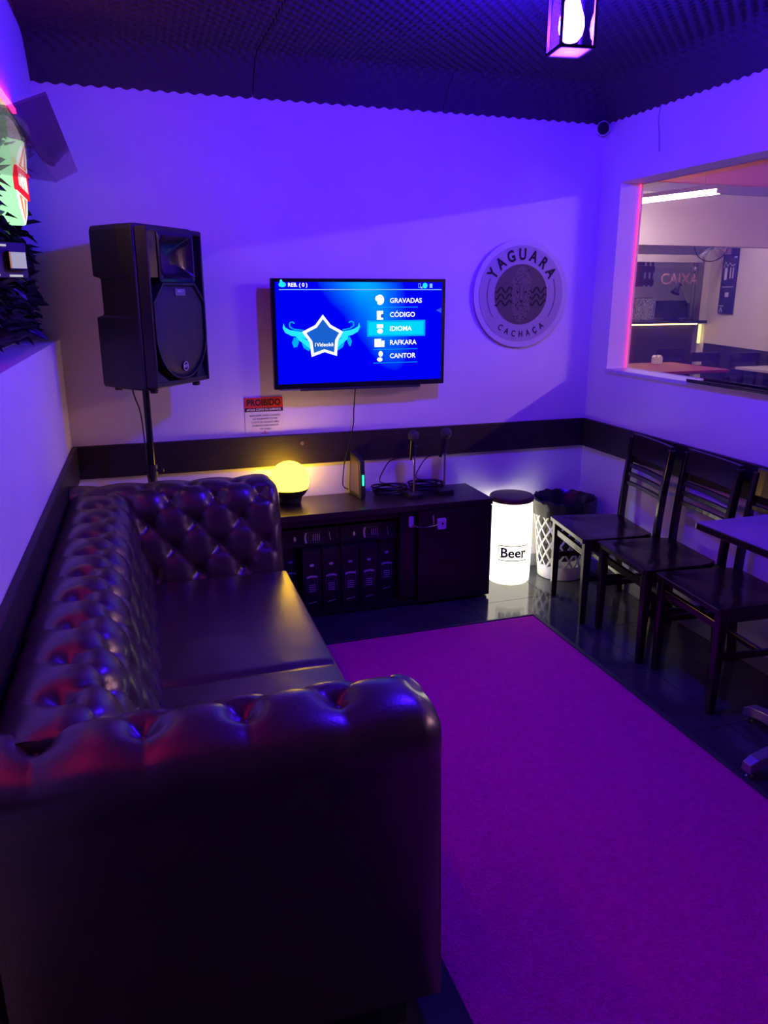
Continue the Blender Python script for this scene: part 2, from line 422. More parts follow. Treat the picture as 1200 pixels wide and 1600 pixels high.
# ================================================================== CABINET
CX0, CX1, CY, CZ = .615, 1.768, 3.535, .556
cb = thing('low_cabinet', 'low dark wooden cabinet under the television with an open bay and one door', 'cabinet')
MB().box(CX0, CX1, CY - .006, D - .026, CZ - .032, CZ).build('top', WOODC, cb, bev=.003)
MB().box(CX0, CX0 + .02, CY, D - .03, .0, CZ - .032).build('side_panel', WOODC, cb, bev=.002)
MB().box(CX1 - .024, CX1 - .004, CY + .018, D - .03, .02, CZ - .032).build('side_panel', WOODC, cb, bev=.002)
MB().box(1.262, 1.282, CY + .03, D - .03, .02, CZ - .032).build('divider', WOODC, cb, bev=.002)
MB().box(1.282, 1.352, CY + .03, CY + .05, .035, CZ - .032).build('filler_panel', WOODC, cb, bev=.002)
MB().box(CX0 + .02, CX1 - .004, CY + .02, D - .03, .005, .026).build('bottom_panel', WOODC, cb, bev=.002)
MB().box(CX0 + .02, CX1 - .024, D - .04, D - .03, .026, CZ - .032).build('back_panel', WOODC, cb)
MB().box(CX0 + .02, 1.262, CY + .04, CY + .056, CZ - .072, CZ - .032).build('upper_rail', WOODC, cb, bev=.002)
dr = MB().box(1.352, CX1 - .002, CY - .003, CY + .015, .016, CZ - .036).build('door', WOODC, cb, bev=.0025)
for y in (CY + .05, D - .08): MB().lathe([(.014, 0), (.016, .018), (.016, .02)], 12, (CX1 - .03, y, 0)).build('foot', BLACKP, cb)
lk = thing('cable_lock', 'small white child-safety cable lock across the cabinet door', 'lock')
def rr(cx, cz, wx, wz, r=.008):
    P = []
    for (sx, sz, a) in ((1, 1, 0), (-1, 1, PI / 2), (-1, -1, PI), (1, -1, 3 * PI / 2)):
        for k in range(5): P.append((cx + sx * (wx - r) + r * math.cos(a + k * PI / 8), cz + sz * (wz - r) + r * math.sin(a + k * PI / 8)))
    return P
fY = lambda u, v, d: (u, d, v)
p1 = MB().prism(rr(1.475, .446, .024, .029), fY, CY - .018, CY - .0035).build('pad', WHITEP, lk, bev=.002)
MB().lathe([(.006, 0), (.005, .003)], 12).build('keyhole', BLACKI, p1).matrix_local = Matrix.Translation((1.479, CY - .018, .448)) @ Matrix.Rotation(PI / 2, 4, 'X')
MB().prism(rr(1.318, .462, .013, .030), fY, CY + .014, CY + .029).build('pad', WHITEP, lk, bev=.002)
MB().tube([(1.322, CY + .010, .448), (1.345, CY - .012, .440), (1.38, CY - .020, .438), (1.42, CY - .020, .440), (1.455, CY - .014, .444)], .0035, 8).build('cable', CHROME, lk, smooth=True)
MB().tube([(1.425, CY - .012, .498), (1.427, CY - .013, .470), (1.431, CY - .013, .44)], [.007, .006, .003], 8).build('clasp', CHROME, lk, smooth=True)

# liquor boxes in the bay
BOXM = mat('black_carton', (.014, .014, .016), .4); LBL = mat('silver_print', (.65, .65, .70), .5); FRM = mat('grey_print', (.2, .2, .22), .5)
def make_box(name='gift_box'):
    t = thing(name, '', 'box'); W2, H2 = .047, .335
    MB().box(-W2, W2, 0, .094, 0, H2).build('carton', BOXM, t, bev=.002)
    M = Matrix.Translation((0, -.0006, 0)) @ RB
    MB().box(-W2 + .002, W2 - .002, .002, .092, H2, H2 + .0008).build('lid_flap', BOXM, t)
    flat([disc(0, .255, .012, .007, 16)], M, 'emblem', LBL, t)
    lab = flat(band([(-.027, .112), (-.027, .185)], .0018) + band([(.027, .112), (.027, .185)], .0018) + band([(-.027, .112), (.027, .112)], .0018), M, 'label', FRM, t)
    flat(band(arc(0, .125, .071, PI * .5 + .4, PI * .5 - .4, 8), .011), M, 'arched_lettering', LBL, lab)
    flat(band(disc(0, .168, .017, .011, 14) + [(.017, .168)], .002), M, 'oval_mark', FRM, lab)
    flat([rect(-.018, .018, .148 - k * .011, .152 - k * .011) for k in range(4)], M, 'printed_line', LBL, lab)
    flat(band([(-.022, .050), (-.010, .054), (.022, .058)], .0035), M, 'signature', LBL, t)
    return t
gb = make_box()
BX = [(.70, CY + .105, 'black gift box nearest the sofa at the left end of the cabinet bay'),
      (.792, CY + .025, 'first black gift box of the front row, next to the sofa arm'),
      (.892, CY + .025, 'second black gift box from the sofa in the front row of the bay'),
      (.992, CY + .025, 'third black gift box from the sofa in the front row of the bay'),
      (1.092, CY + .025, 'fourth black gift box in the front row, partly hiding one behind it'),
      (1.117, CY + .128, 'set-back black gift box half hidden by the front row'),
      (1.213, CY + .105, 'rightmost black gift box in the bay beside the divider')]
for i, (x, y, l) in enumerate(BX):
    o = gb if i == 0 else copy_tree(gb); o.location = (x, y, .0265); tag(o, l, 'box', 'black gift boxes standing in the cabinet bay')
for (x, y, l) in ((.950, CY + .075, 'black gift box lying on its side on top of the others, left one'), (1.215 + .11 - .09, CY + .075, 'black gift box lying on top of the others, right one near the divider')):
    o = copy_tree(gb); o.matrix_world = Matrix.Translation((x if x < 1 else 1.258, y, .362 + .049 + .0005)) @ Matrix.Rotation(-PI / 2, 4, 'Y') @ Matrix.Scale(.90, 4, (0, 0, 1)); tag(o, l, 'box', 'black gift boxes lying down in the cabinet bay')

# ================================================================== GLOWING GLOBE LAMP (plain stand-in, warm yellow)
gl = thing('globe_lamp', 'round glowing yellow lamp on the cabinet beside the sofa arm', 'lamp', (.735, 3.775, CZ))
GL = glow('globe_glow', GLOBE_COL, GLOBE)
MB().lathe([(.050, 0), (.056, .004), (.060, .016)] + [(.1045 * math.cos(a), .118 + .1045 * math.sin(a)) for a in (-.95, -.8, -.65, -.5, -.38)] + [(.1015 * math.cos(-.38), .118 + .1015 * math.sin(-.38))], 32, cap1=False).build('base', BLACKP, gl, smooth=True)
MB().ball((0, 0, .118), .101, 32, 20).build('globe', GL, gl, smooth=True)

# ================================================================== CONSOLE BOX, MICROPHONES
rt = thing('media_box', 'thin black media box standing upright under the television with green light', 'media player', (1.105, 3.80, CZ), math.radians(5))
MB().prism([(-.085, 0), (.075, 0), (.082, .03), (.068, .205), (-.07, .235), (-.09, .03)], lambda u, v, d: (d, -u, v), -.014, .014).build('case', BLACKP, rt, bev=.004)
MB().prism([(-.07, .02), (.062, .02), (.052, .19), (-.06, .215)], lambda u, v, d: (d, -u, v), -.0155, -.0138).build('side_plate', mat('lamplit_plate', (.22, .17, .13), .35, metal=.6), rt)  # warm light of the globe lamp painted into the side plate's colour
MB().box(-.004, .004, -.083, -.078, .075, .13).build('status_light', glow('green_led', (.02, 1, .35), 3), rt)
wire_pts = [(1.12, D - .045, 1.15), (1.118, D - .03, 1.08), (1.112, D - .028, 1.0), (1.105, D - .04, .93), (1.088, D - .045, .86), (1.070, D - .05, .80), (1.050, D - .055, .73), (1.040, D - .06, .66), (1.045, D - .04, .60), (1.075, D - .028, .575)]
def smooth_path(P, k=6):
    P = [Vector(p) for p in P]; out = []
    for i in range(len(P) - 1):
        p0, p1, p2, p3 = P[max(i - 1, 0)], P[i], P[i + 1], P[min(i + 2, len(P) - 1)]
        for q in range(k):
            t = q / k; out.append(.5 * ((2 * p1) + (p2 - p0) * t + (2 * p0 - 5 * p1 + 4 * p2 - p3) * t * t + (3 * p1 - p0 - 3 * p2 + p3) * t ** 3))
    out.append(P[-1]); return out
CABLE = mat('black_cable', (.015, .015, .017), .5)
tag(MB().tube(smooth_path(wire_pts), .0032, 6).build('television_cable', CABLE, smooth=True), 'black cable hanging from the television down to the media box', 'cable')
def mic_set(x, y, lab, rz, tilt):
    st = thing('microphone_stand', 'short chrome desk microphone stand, ' + lab, 'stand', (x, y, CZ), rz, 'desk microphone stands')
    MB().box(-.042, .042, -.038, .038, 0, .022).build('base', BLACKP, st, bev=.005)
    MB().tube([(0, 0, .02), (0, 0, .225)], .0065, 12).build('stem', CHROME, st, smooth=True)
    MB().tube([(0, 0, .222), (0, 0, .25), (tilt * .2, 0, .272)], [.009, .011, .013], 12).build('clip', BLACKP, st, smooth=True)
    mc = thing('microphone', 'black handheld microphone held upright, ' + lab, 'microphone', (x, y, CZ), rz, 'black microphones')
    MB().tube([(tilt * -.2 - .016, 0, .20), (tilt * .0 - .016, 0, .262), (tilt * .2 - .016, 0, .30)], [.0075, .0085, .012], 12).build('handle', BLACKG, mc, smooth=True)
    MB().ball((tilt * .3 - .012, 0, .326), .030, 18, 12).build('grille', GRILLE, mc, smooth=True)
    cc = thing('coiled_cable', 'coil of black microphone cable on the cabinet, ' + lab, 'cable', (x - .10 if rz == 0 else x - .065, y + .105, CZ), 0, 'coiled microphone cables')
    P = []
    for k in range(5 * 22):
        a = 2 * PI * k / 22; r = .078 + .010 * math.sin(a * 1.37) + .004 * math.cos(a * 3.1); P.append((r * 1.15 * math.cos(a), r * .78 * math.sin(a), .006 + .0085 * (k / 22) + .002 * math.sin(a * 2.3)))
    MB().tube(P, .0048, 6).build('coil', CABLE, cc, smooth=True)
    e = Vector(P[-1]); lx = (x - cc.location.x); ly = y - cc.location.y
    MB().tube(smooth_path([e, (-.045, .02, .06), (-.035, .0, .13), (.0, -.03, .19), (lx - .03, ly + .01, .215), (lx - .018, ly, .205)]), .003, 6).build('lead', CABLE, cc, smooth=True)
mic_set(1.385, 3.695, 'the one nearer the media box', 0., .02)
mic_set(1.565, 3.715, 'the one nearer the cabinet end', .12, .06)

# ================================================================== TELEVISION
TX0, TX1, TZ_0, TZ_1, TY = .681, 1.583, 1.134, 1.663, D - .118
tv = thing('television', 'flat television on the back wall showing a blue song menu', 'television', ((TX0 + TX1) / 2, D, TZ_0))
hw, hh = (TX1 - TX0) / 2, TZ_1 - TZ_0
b = MB(); f0 = -.118
b.box(-hw, hw, f0, f0 + .03, 0, hh); b.build('bezel', BLACKG, tv, bev=.004)
MB().box(-hw + .1, hw - .1, f0 + .03, -.045, .02, hh - .16).build('rear_housing', BLACKP, tv, bev=.01)
MB().box(-.14, .14, -.045, 0, .14, .34).build('wall_bracket', BLACKP, tv, bev=.004)
MB().box(-.32, .32, f0 + .002, f0 + .03, -.012, .0).build('lower_strip', BLACKP, tv, bev=.003)
MB().box(-hw + .03, -hw + .17, f0 + .004, f0 + .05, -.006, .0).build('speaker_slot', mat('grey_plastic', (.25, .25, .27), .5), tv)
sm = bpy.data.materials.new('menu_screen'); sm.use_nodes = True; nt = sm.node_tree; nt.nodes.clear()
out = nt.nodes.new('ShaderNodeOutputMaterial'); em = nt.nodes.new('ShaderNodeEmission'); tcn = nt.nodes.new('ShaderNodeTexCoord'); sp = nt.nodes.new('ShaderNodeSeparateXYZ')
nt.links.new(tcn.outputs['Object'], sp.inputs[0])
def mnode(op, a, bb_, cl=False):
    n = nt.nodes.new('ShaderNodeMath'); n.operation = op; n.use_clamp = cl
    for k, v in ((0, a), (1, bb_)):
        if isinstance(v, (int, float)): n.inputs[k].default_value = v
        else: nt.links.new(v, n.inputs[k])
    return n.outputs[0]
# light beam on the menu picture: brightest at the top middle, fading down and sideways (picture content)
gx = mnode('ADD', mnode('MULTIPLY', mnode('SUBTRACT', sp.outputs['X'], .05), 4.2), mnode('MULTIPLY', mnode('SUBTRACT', sp.outputs['Z'], .40), 1.6))
gxx = mnode('MULTIPLY', gx, gx); gf = mnode('DIVIDE', 1., mnode('ADD', 1., mnode('MULTIPLY', gxx, 3.2)))
gz = mnode('MULTIPLY', mnode('SUBTRACT', sp.outputs['Z'], -.05), 1.9, True); ff = mnode('MULTIPLY', gf, gz, True)
wv = nt.nodes.new('ShaderNodeTexNoise'); wv.inputs['Scale'].default_value = 3.5; nt.links.new(tcn.outputs['Object'], wv.inputs[0])
ff = mnode('MULTIPLY', ff, mnode('ADD', mnode('MULTIPLY', wv.outputs['Fac'], .8), .55), True)
cr = nt.nodes.new('ShaderNodeValToRGB'); cr.color_ramp.elements[0].color = (.0, .0, .80, 1); cr.color_ramp.elements[1].color = (.0, .36, 1, 1)
cr.color_ramp.elements[0].position = .25; cr.color_ramp.elements[1].position = .95
nt.links.new(ff, cr.inputs[0]); nt.links.new(cr.outputs[0], em.inputs[0]); em.inputs[1].default_value = 1.15; nt.links.new(em.outputs[0], out.inputs[0])
scn = MB().box(-hw + .020, hw - .020, f0 - .0008, f0 + .002, .026, hh - .017).build('screen', sm, tv)
W_ = glow('screen_white', (1, 1, 1), 1.1); CYAN = glow('screen_cyan', (.02, .75, 1), 1.1); CY2 = glow('screen_teal', (.0, .42, .95), 1.0); STB = glow('screen_star_blue', (.01, .12, .62), 1.0); LB = glow('screen_line', (.25, .55, 1), 1)
def SM(layer=1): return Matrix.Translation((0, f0 - .0008 - .0006 * layer, 0)) @ RB
PXM = (TX1 - TX0) / 272.0                      # metres per photo pixel across the set
def sx(u): return -hw + (u - 424) * PXM
def sz(v): return hh - (v - 435.5) * (hh / 169.5)
def stext(s, u, v, h, m=W_, **k): text(s, h, SM(3) @ Matrix.Translation((sx(u), sz(v), 0)), m, scn, align='LEFT', bold=.0005, **k)
for s, v in (('GRAVADAS', 469.5), ('CÓDIGO', 491.5), ('IDIOMA', 513.5), ('RAFKARA', 535.5), ('CANTOR', 557)): stext(s, 604.5, v, .0335)
stext('REB. ( 0 )', 449, 445.5, .025)
flat([rect(sx(436), sx(689), sz(452.8), sz(451.8))], SM(1), 'header_line', LB, scn)
for v0 in (479.5, 546, 567.5): flat([rect(sx(578), sx(650), sz(v0 + .5), sz(v0 - .3))], SM(1), 'menu_divider', CY2, scn)
flat([rect(sx(568.5), sx(662.5), sz(525.5), sz(500))], SM(1), 'highlight_frame', CY2, scn)
flat([rect(sx(571), sx(659.5), sz(523), sz(502.5))], SM(2), 'highlight_bar', glow('screen_highlight', (.0, .62, .95), 1.1), scn)
flat([disc(sx(589), sz(468), .022, .025, 20, -2.3, 2.3), disc(sx(585), sz(466), .012, .014, 12)], SM(3), 'menu_icon', W_, scn)
flat([rect(sx(584), sx(594), sz(499), sz(485)), ], SM(3), 'menu_icon', W_, scn); flat([disc(sx(593), sz(493), .010, .010, 12)], SM(4), 'menu_icon', STB, scn)
flat([rect(sx(584), sx(594), sz(512), sz(506)), disc(sx(589), sz(517), .016, .012, 12)], SM(3), 'menu_icon', W_, scn)
flat([rect(sx(580), sx(591), sz(542), sz(529)), rect(sx(591.5), sx(596), sz(542), sz(532))], SM(3), 'menu_icon', W_, scn)
flat([disc(sx(590), sz(553), .012, .015, 12), disc(sx(588.5), sz(562), .015, .011, 12)], SM(3), 'menu_icon', W_, scn)
flat([disc(sx(441), sz(445), .018, .012, 14), disc(sx(439.5), sz(441), .007, .012, 10)], SM(2), 'status_icon', CYAN, scn)
flat(band([(sx(651), sz(449)), (sx(651), sz(443)), (sx(654), sz(443)), (sx(654), sz(449)), (sx(651), sz(449))], .002) + [disc(sx(656), sz(449), .005)], SM(2), 'status_icon', LB, scn)
flat([disc(sx(661.5), sz(446), .013, .014, 14)], SM(2), 'status_icon', CYAN, scn); flat([rect(sx(669), sx(673.5), sz(449.5), sz(443))], SM(2), 'status_icon', LB, scn)
flat([[(sx(680), sz(485)), (sx(689), sz(481)), (sx(689), sz(489))]], SM(1), 'page_arrow', glow('screen_dim', (.03, .08, .95), 1), scn)
star = [(500, 490), (512, 506), (530.5, 516.5), (522.5, 531), (520.5, 554.5), (501.5, 548), (481.5, 555), (479, 532), (468, 516), (488, 506)]
cxs, cys = 500, 525
flat([[(sx(u), sz(v)) for u, v in star]], SM(3), 'star_frame', W_, scn)
flat([[(sx(cxs + (u - cxs) * .80), sz(cys + (v - cys) * .80)) for u, v in star]], SM(4), 'star_panel', STB, scn)
text('1Videokê', .026, SM(5) @ Matrix.Translation((sx(500.5), sz(536.5), 0)), W_, scn, bold=.0004)
for sg in (-1, 1):
    X = lambda u: sx(500 + sg * (u - 500) * (1 if sg < 0 else .92))
    # u mirrored about the star: given on the left side
    X = (lambda u: sx(u)) if sg < 0 else (lambda u: sx(1000 - u - (3 if u < 460 else 0)))
    flat([[(X(u), sz(v)) for u, v in ((441, 503), (439.5, 510), (443, 517), (452, 522), (464, 524), (478, 528), (476, 517), (462, 515), (450, 513), (443, 509))],
          [(X(u), sz(v)) for u, v in ((458, 522), (470, 526), (480, 531), (480, 543), (474, 538), (468, 533), (462, 528))]], SM(1), 'wing_graphic', CYAN, scn)
    flat(band([(X(u), sz(v)) for u, v in ((470, 514), (456, 512), (449.5, 508), (450, 502), (454, 500.5), (457, 503))], .006), SM(2), 'wing_scroll', CY2, scn)
    flat([[(X(u), sz(v)) for u, v in ((456, 524), (452.5, 532), (455, 540), (460, 539), (463, 532), (462, 526))], [(X(u), sz(v)) for u, v in ((467, 533), (470, 541), (478, 546), (480, 541), (473, 536))]], SM(1), 'wing_feather', CY2, scn)

# ================================================================== ROUND EMBLEM AND NOTICE
em_ = thing('round_sign', 'round acrylic wall sign with a jaguar emblem beside the television', 'sign', (2.068, D, 1.587))
def fD(u, v, d): return (u, -d, v)
ACR = mat('pale_acrylic', (.62, .60, .64), .25, spec=.5); GREYP = mat('grey_panel', (.40, .37, .42), .45); DKP = mat('dark_panel', (.085, .065, .075), .5)
MB().prism(disc(0, 0, .283, n=64), fD, .012, .020).build('backing_disc', ACR, em_, bev=.0015, smooth=True)
for a in (0.7, 2.4, 3.9, 5.5): MB().tube([(.2 * math.cos(a), 0, .2 * math.sin(a)), (.2 * math.cos(a), -.012, .2 * math.sin(a))], .012, 12).build('spacer', SATIN, em_)
MB().prism(disc(0, 0, .252, n=64), fD, .020, .0225).build('ring_panel', GREYP, em_, smooth=True)
MB().prism(disc(-.004, -.002, .158, n=56), fD, .0225, .024).build('centre_panel', DKP, em_, smooth=True)
def EMM(k=1): return Matrix.Translation((0, -.0245 - .0005 * k, 0)) @ RB
def arc_text(s, r, a_mid, step, h, inward, m, sxk=1.):
    n = len(s)
    for i, ch in enumerate(s):
        a = a_mid + (i - (n - 1) / 2) * step * (-1 if not inward else 1)
        rot = a - PI / 2 if not inward else a + PI / 2
        text(ch, h, EMM(0) @ Matrix.Translation((r * math.cos(a), r * math.sin(a), 0)) @ Matrix.Rotation(rot, 4, 'Z') @ Matrix.Diagonal((sxk, 1, 1, 1)), m, em_, name='letter', bold=.0028 if h > .06 else .0008)
arc_text('YAGUARA', .203, PI / 2 + .02, .335, .082, False, BLACKI, .78)
arc_text('CACHAÇA', .212, -PI / 2 + .02, .21, .046, True, BLACKI, .8)
for a0, a1 in ((2.72, 3.78), (-.62, .40)): flat(band(arc(0, 0, .205, a0, a1, 20), .0022), EMM(0), 'arc_line', BLACKI, em_)
for k in range(3):
    for sg in (-1, 1):
        pts = [(sg * (.055 + .099 * t / 24) - .004, .022 - k * .034 + .014 * math.sin(t / 24 * 2 * PI * 1.9 + (PI if sg > 0 else 0))) for t in range(25)]
        flat(band(pts, .010), EMM(0), 'wave', BLACKI, em_)
JG = mat('jaguar_print', (.135, .10, .105), .5)
head = [(-.050, .085), (-.060, .078), (-.060, .060), (-.050, .050), (-.056, .020), (-.060, -.01), (-.050, -.035), (-.060, -.07), (-.045, -.11), (-.025, -.14), (-.005, -.150), (.015, -.135), (.040, -.11), (.055, -.07), (.048, -.035), (.058, -.01), (.054, .02), (.048, .05), (.058, .06), (.058, .078), (.048, .085), (.036, .11), (.018, .135), (-.004, .145), (-.026, .135), (-.040, .11)]
jg = flat([head], EMM(0), 'jaguar_figure', JG, em_)
rnd = random.Random(3); spots = []
for k in range(120):
    u = rnd.uniform(-.052, .05); v = rnd.uniform(-.135, .13)
    if abs(u) < .014 and -.03 < v < .03: continue
    if abs(u) > .045 and v > .09: continue
    if math.hypot(u, v) > .137 or (v < -.06 and abs(u) > .04): continue
    spots.append(disc(u, v, rnd.uniform(.002, .0045), rnd.uniform(.0015, .0035), 7))
flat(spots, EMM(1), 'rosettes', BLACKI, jg)
flat([[(-.011, -.032), (.011, -.032), (.006, -.042), (0, -.046), (-.006, -.042)], disc(-.024, .012, .009, .005, 10), disc(.022, .012, .009, .005, 10)] + band([(0, -.046), (0, -.058), (-.018, -.064)], .003) + band([(0, -.058), (.018, -.064)], .003) + band([(-.012, .05), (-.010, .0), (-.014, -.03)], .002) + band([(.012, .05), (.010, .0), (.014, -.03)], .002), EMM(2), 'jaguar_features', BLACKI, jg)

nz0, nz1, nx0, nx1 = .893, 1.085, .545, .741
pn = thing('notice', 'paper notice with a red heading PROIBIDO above the chair rail', 'sign', ((nx0 + nx1) / 2, D, nz0))
hx = (nx1 - nx0) / 2; hz = nz1 - nz0
MB().box(-hx, hx, -.002, 0, 0, hz).build('sheet', PAPER, pn)
def NM(k=1): return Matrix.Translation((0, -.002 - .0005 * k, 0)) @ RB
flat([rect(-hx, hx, hz - .052, hz)], NM(), 'red_band', REDP, pn); flat([rect(-hx, hx, hz - .072, hz - .052)], NM(), 'black_band', BLACKI, pn)
text('PROIBIDO', .045, NM(2) @ Matrix.Translation((0, hz - .027, 0)) @ Matrix.Diagonal((.84, 1, 1, 1)), BLACKI, pn, bold=.0016)
text('APOIAR COPOS OU GARRAFAS', .0155, NM(2) @ Matrix.Translation((0, hz - .062, 0)) @ Matrix.Diagonal((.80, 1, 1, 1)), PAPER, pn, bold=.0004)
for k, s in enumerate(('QUALQUER DANO CAUSADO', 'AO EQUIPAMENTO POR', 'CONTA DE LIQUIDOS SERA', 'COBRADO DIRETAMENTE', 'NO CAIXA')):
    text(s, .0135, NM(1) @ Matrix.Translation((.004, hz - .092 - k * .0172, 0)) @ Matrix.Diagonal((.86, 1, 1, 1)), BLACKI, pn)
flat([disc(0, .018, .004, n=10), rect(-.018, .018, .008, .011)], NM(1), 'small_mark', REDP, pn)
tag(MB().lathe([(.011, 0), (.010, .003), (.004, .004)], 14).build('screw_cap', mat('brown_plastic', (.12, .07, .05), .5)), 'small round screw cap on the wooden chair rail', 'screw cap').matrix_local = Matrix.Translation((.833, D - .022, .842)) @ Matrix.Rotation(PI / 2, 4, 'X')

# ================================================================== LOUDSPEAKER ON ITS STAND
TH = math.radians(52); SZ0 = 1.20; SH = .665
# local axes: +x across the front (viewer left to right), -y = front
spk = thing('loudspeaker', 'large black loudspeaker on a pole above the sofa', 'speaker', (.105 + .215 * math.cos(TH), 3.35 + .215 * math.sin(TH), SZ0), TH)
HWD, DEP = .215, .33
def sec(w0, w1, d0, ch, x0=0.):
    # plan outline: front width, chamfered front corners, narrower back
    return [(-w0 + ch, 0), (w0 - ch, 0), (w0, .045), (w0 - .012, .14), (w1, d0), (-w1 + x0, d0), (-w0 + .012, .14), (-w0, .045)]
FB = .045; b = MB(); L_ = []
for z, s_, y_ in ((0, .97, 0.), (.012, 1., 0), (.295, 1, 0), (.305, 1, 1), (.455, 1, 1), (.465, 1, 0), (SH - .02, 1, 0), (SH, .96, 0)):
    P = sec(HWD * s_, .135 * s_, DEP * (1 if s_ == 1 else .985), .028)
    if y_: P = [(x * (.93 if y > .1 else 1), y - (.03 if y > .2 else 0)) for x, y in P]
    L_.append([(x, y + (FB if y < .03 else 0.012 if y < .1 else 0), z) for x, y in P])
b.rings(L_).build('cabinet', BLACKP, spk, bev=.006)
# raised front baffle with horn mouth and grille opening
def rim(name, outer, inner, y0, y1, m, parent):
    b = MB(); n = len(outer)
    A = [b.bm.verts.new((x, y0, z)) for x, z in outer]; B = [b.bm.verts.new((x, y0, z)) for x, z in inner]
    C_ = [b.bm.verts.new((x, y1, z)) for x, z in inner]; E_ = [b.bm.verts.new((x, y1 if False else .01, z)) for x, z in outer]
    for i in range(n):
        j = (i + 1) % n; b.bm.faces.new((A[i], A[j], B[j], B[i])); b.bm.faces.new((B[i], B[j], C_[j], C_[i])); b.bm.faces.new((E_[i], E_[j], A[j], A[i]))
    b.bm.faces.new(C_); return b.build(name, m, parent)
for sgn in (-1, 1):
    MB().rings([[(sgn * x, y, z) for x, y in ((.198, 0), (.188, 0), (.188, FB + .004), (.206, FB + .004))] for z in (.012, SH - .012)]).build('baffle_edge', BLACKP, spk, bev=.003)
    MB().rings([[(sgn * x, y, z) for x, y in ((.190, FB), (.190, .030), (.135, .004), (.125, .004), (.125, FB))] for z in (.455, SH - .022)]).build('cheek', BLACKG, spk, bev=.002)
MB().box(-.190, .190, 0, FB + .004, SH - .030, SH - .010).build('baffle_top', BLACKP, spk, bev=.003)
MB().box(-.190, .190, .006, FB + .004, .010, .032).build('baffle_bottom', BLACKP, spk, bev=.003)
def rpoly(x0, x1, z0, z1, n=6, r=.02):
    P = []
    for (cx_, cz_, a) in ((x1 - r, z1 - r, 0), (x0 + r, z1 - r, PI / 2), (x0 + r, z0 + r, PI), (x1 - r, z0 + r, 1.5 * PI)):
        for k in range(n): P.append((cx_ + r * math.cos(a + k * PI / 2 / (n - 1)), cz_ + r * math.sin(a + k * PI / 2 / (n - 1))))
    return P
o_ = rpoly(-.130, .130, .440, SH - .028, r=.010)
b = MB(); rr0 = [[(x, .0, z) for x, z in o_], [(x, -.002, z) for x, z in rpoly(-.118, .118, .452, SH - .040, r=.022)], [(x, .016, z) for x, z in rpoly(-.098, .098, .468, SH - .056, r=.025)], [(x, .040, z) for x, z in rpoly(-.060, .060, .50, SH - .085, r=.02)]]
b.rings([[(x, FB, z) for x, z in o_]] + rr0, True, False, True).build('horn', BLACKG, spk, smooth=True)
# oval-bottomed grille with a raised rim
def gr(k):
    P = []; R_ = .188 * k; zc = .225
    for a in range(0, 25): 
        t = PI + a * PI / 24; P.append((R_ * math.cos(t), zc + R_ * 1.02 * math.sin(t)))
    P += [(R_, zc + .135 * k), (R_ * .62, zc + .212 * k), (-R_ * .62, zc + .212 * k), (-R_, zc + .135 * k)]
    return P
b = MB(); b.rings([[(x, FB, z) for x, z in gr(1.0)], [(x, -.006, z) for x, z in gr(1.0)], [(x, -.006, z) for x, z in gr(.955)], [(x, .010, z) for x, z in gr(.955)]], True, False, False); b.build('grille_rim', BLACKP, spk)
g_ = gr(.955); b = MB(); b.rings([[(x, .008, z) for x, z in g_], [(x, .001, z) for x, z in gr(.90)], [(x, -.003, z) for x, z in gr(.6)], [(x, -.004, z) for x, z in gr(.2)]], True, False, True); gm = b.build('grille', GRILLE, spk, smooth=True)
for sgn in (-1, 1):
    MB().rings([[(sgn * x, y, .030) for x, y in ((.190, FB), (.190, .012), (.10, .006), (.10, FB))], [(sgn * x, y, .085) for x, y in ((.190, FB), (.190, .030), (.165, .026), (.165, FB))]]).build('corner_block', BLACKP, spk, bev=.003)
bd = MB().prism(disc(.0, .088, .021, .021, 24), lambda u, v, d: (u, d, v), -.010, .006).build('badge', mat('badge_black', (.02, .02, .02), .4), spk)
SM_ = Matrix.Translation((0, -.0106, 0)) @ RB
flat(band(disc(0, .088, .0185, n=22) + [(.0185, .088)], .003), SM_, 'badge_ring', WHITEP, bd)
text('RCF', .016, SM_ @ Matrix.Translation((0, .088, 0)), WHITEP, bd, bold=.0004)
pl = MB().box(-.036, .036, -.008, .006, .385, .413).build('name_plate', mat('plate_grey', (.22, .22, .24), .4), spk, bev=.001)
text('ART 7', .016, Matrix.Translation((0, -.0086, .403)) @ RB, WHITEP, pl)
for (x, y) in ((-.11, .27), (.11, .27), (-.16, .05), (.16, .05)): MB().lathe([(.016, -.014), (.018, -.002), (.018, 0)], 12, (x, y, 0)).build('rubber_foot', RUBBER, spk)
st = thing('speaker_stand', 'black tripod pole standing behind the sofa under the loudspeaker', 'stand', (.07, 3.665, 0))
MB().tube([(0, 0, .10), (0, 0, .80)], .0185, 16).build('outer_pole', BLACKP, st, smooth=True)
MB().tube([(0, 0, .79), (-.0, -.0, SZ0 - .0005)], .0155, 16).build('inner_pole', BLACKG, st, smooth=True)
MB().tube([(0, 0, .77), (0, 0, .825)], .025, 16).build('collar', BLACKP, st, smooth=True)
MB().tube([(.02, -.01, .80), (.05, -.022, .80)], [.006, .009], 10).build('knob', BLACKP, st, smooth=True)
for a in (PI / 6, PI * 5 / 6, PI * 1.5):
    c_, s_ = math.cos(a), math.sin(a); lg = MB().tube([(c_ * .02, s_ * .02, .45), (c_ * .185, s_ * .185, .012)], .011, 8).build('leg', BLACKP, st)
    MB().ball((c_ * .185, s_ * .185, .013), .013, 10, 6).build('rubber_foot', RUBBER, lg)
MB().tube([(0, 0, .44), (0, 0, .47)], .024, 12).build('hub', BLACKP, st)
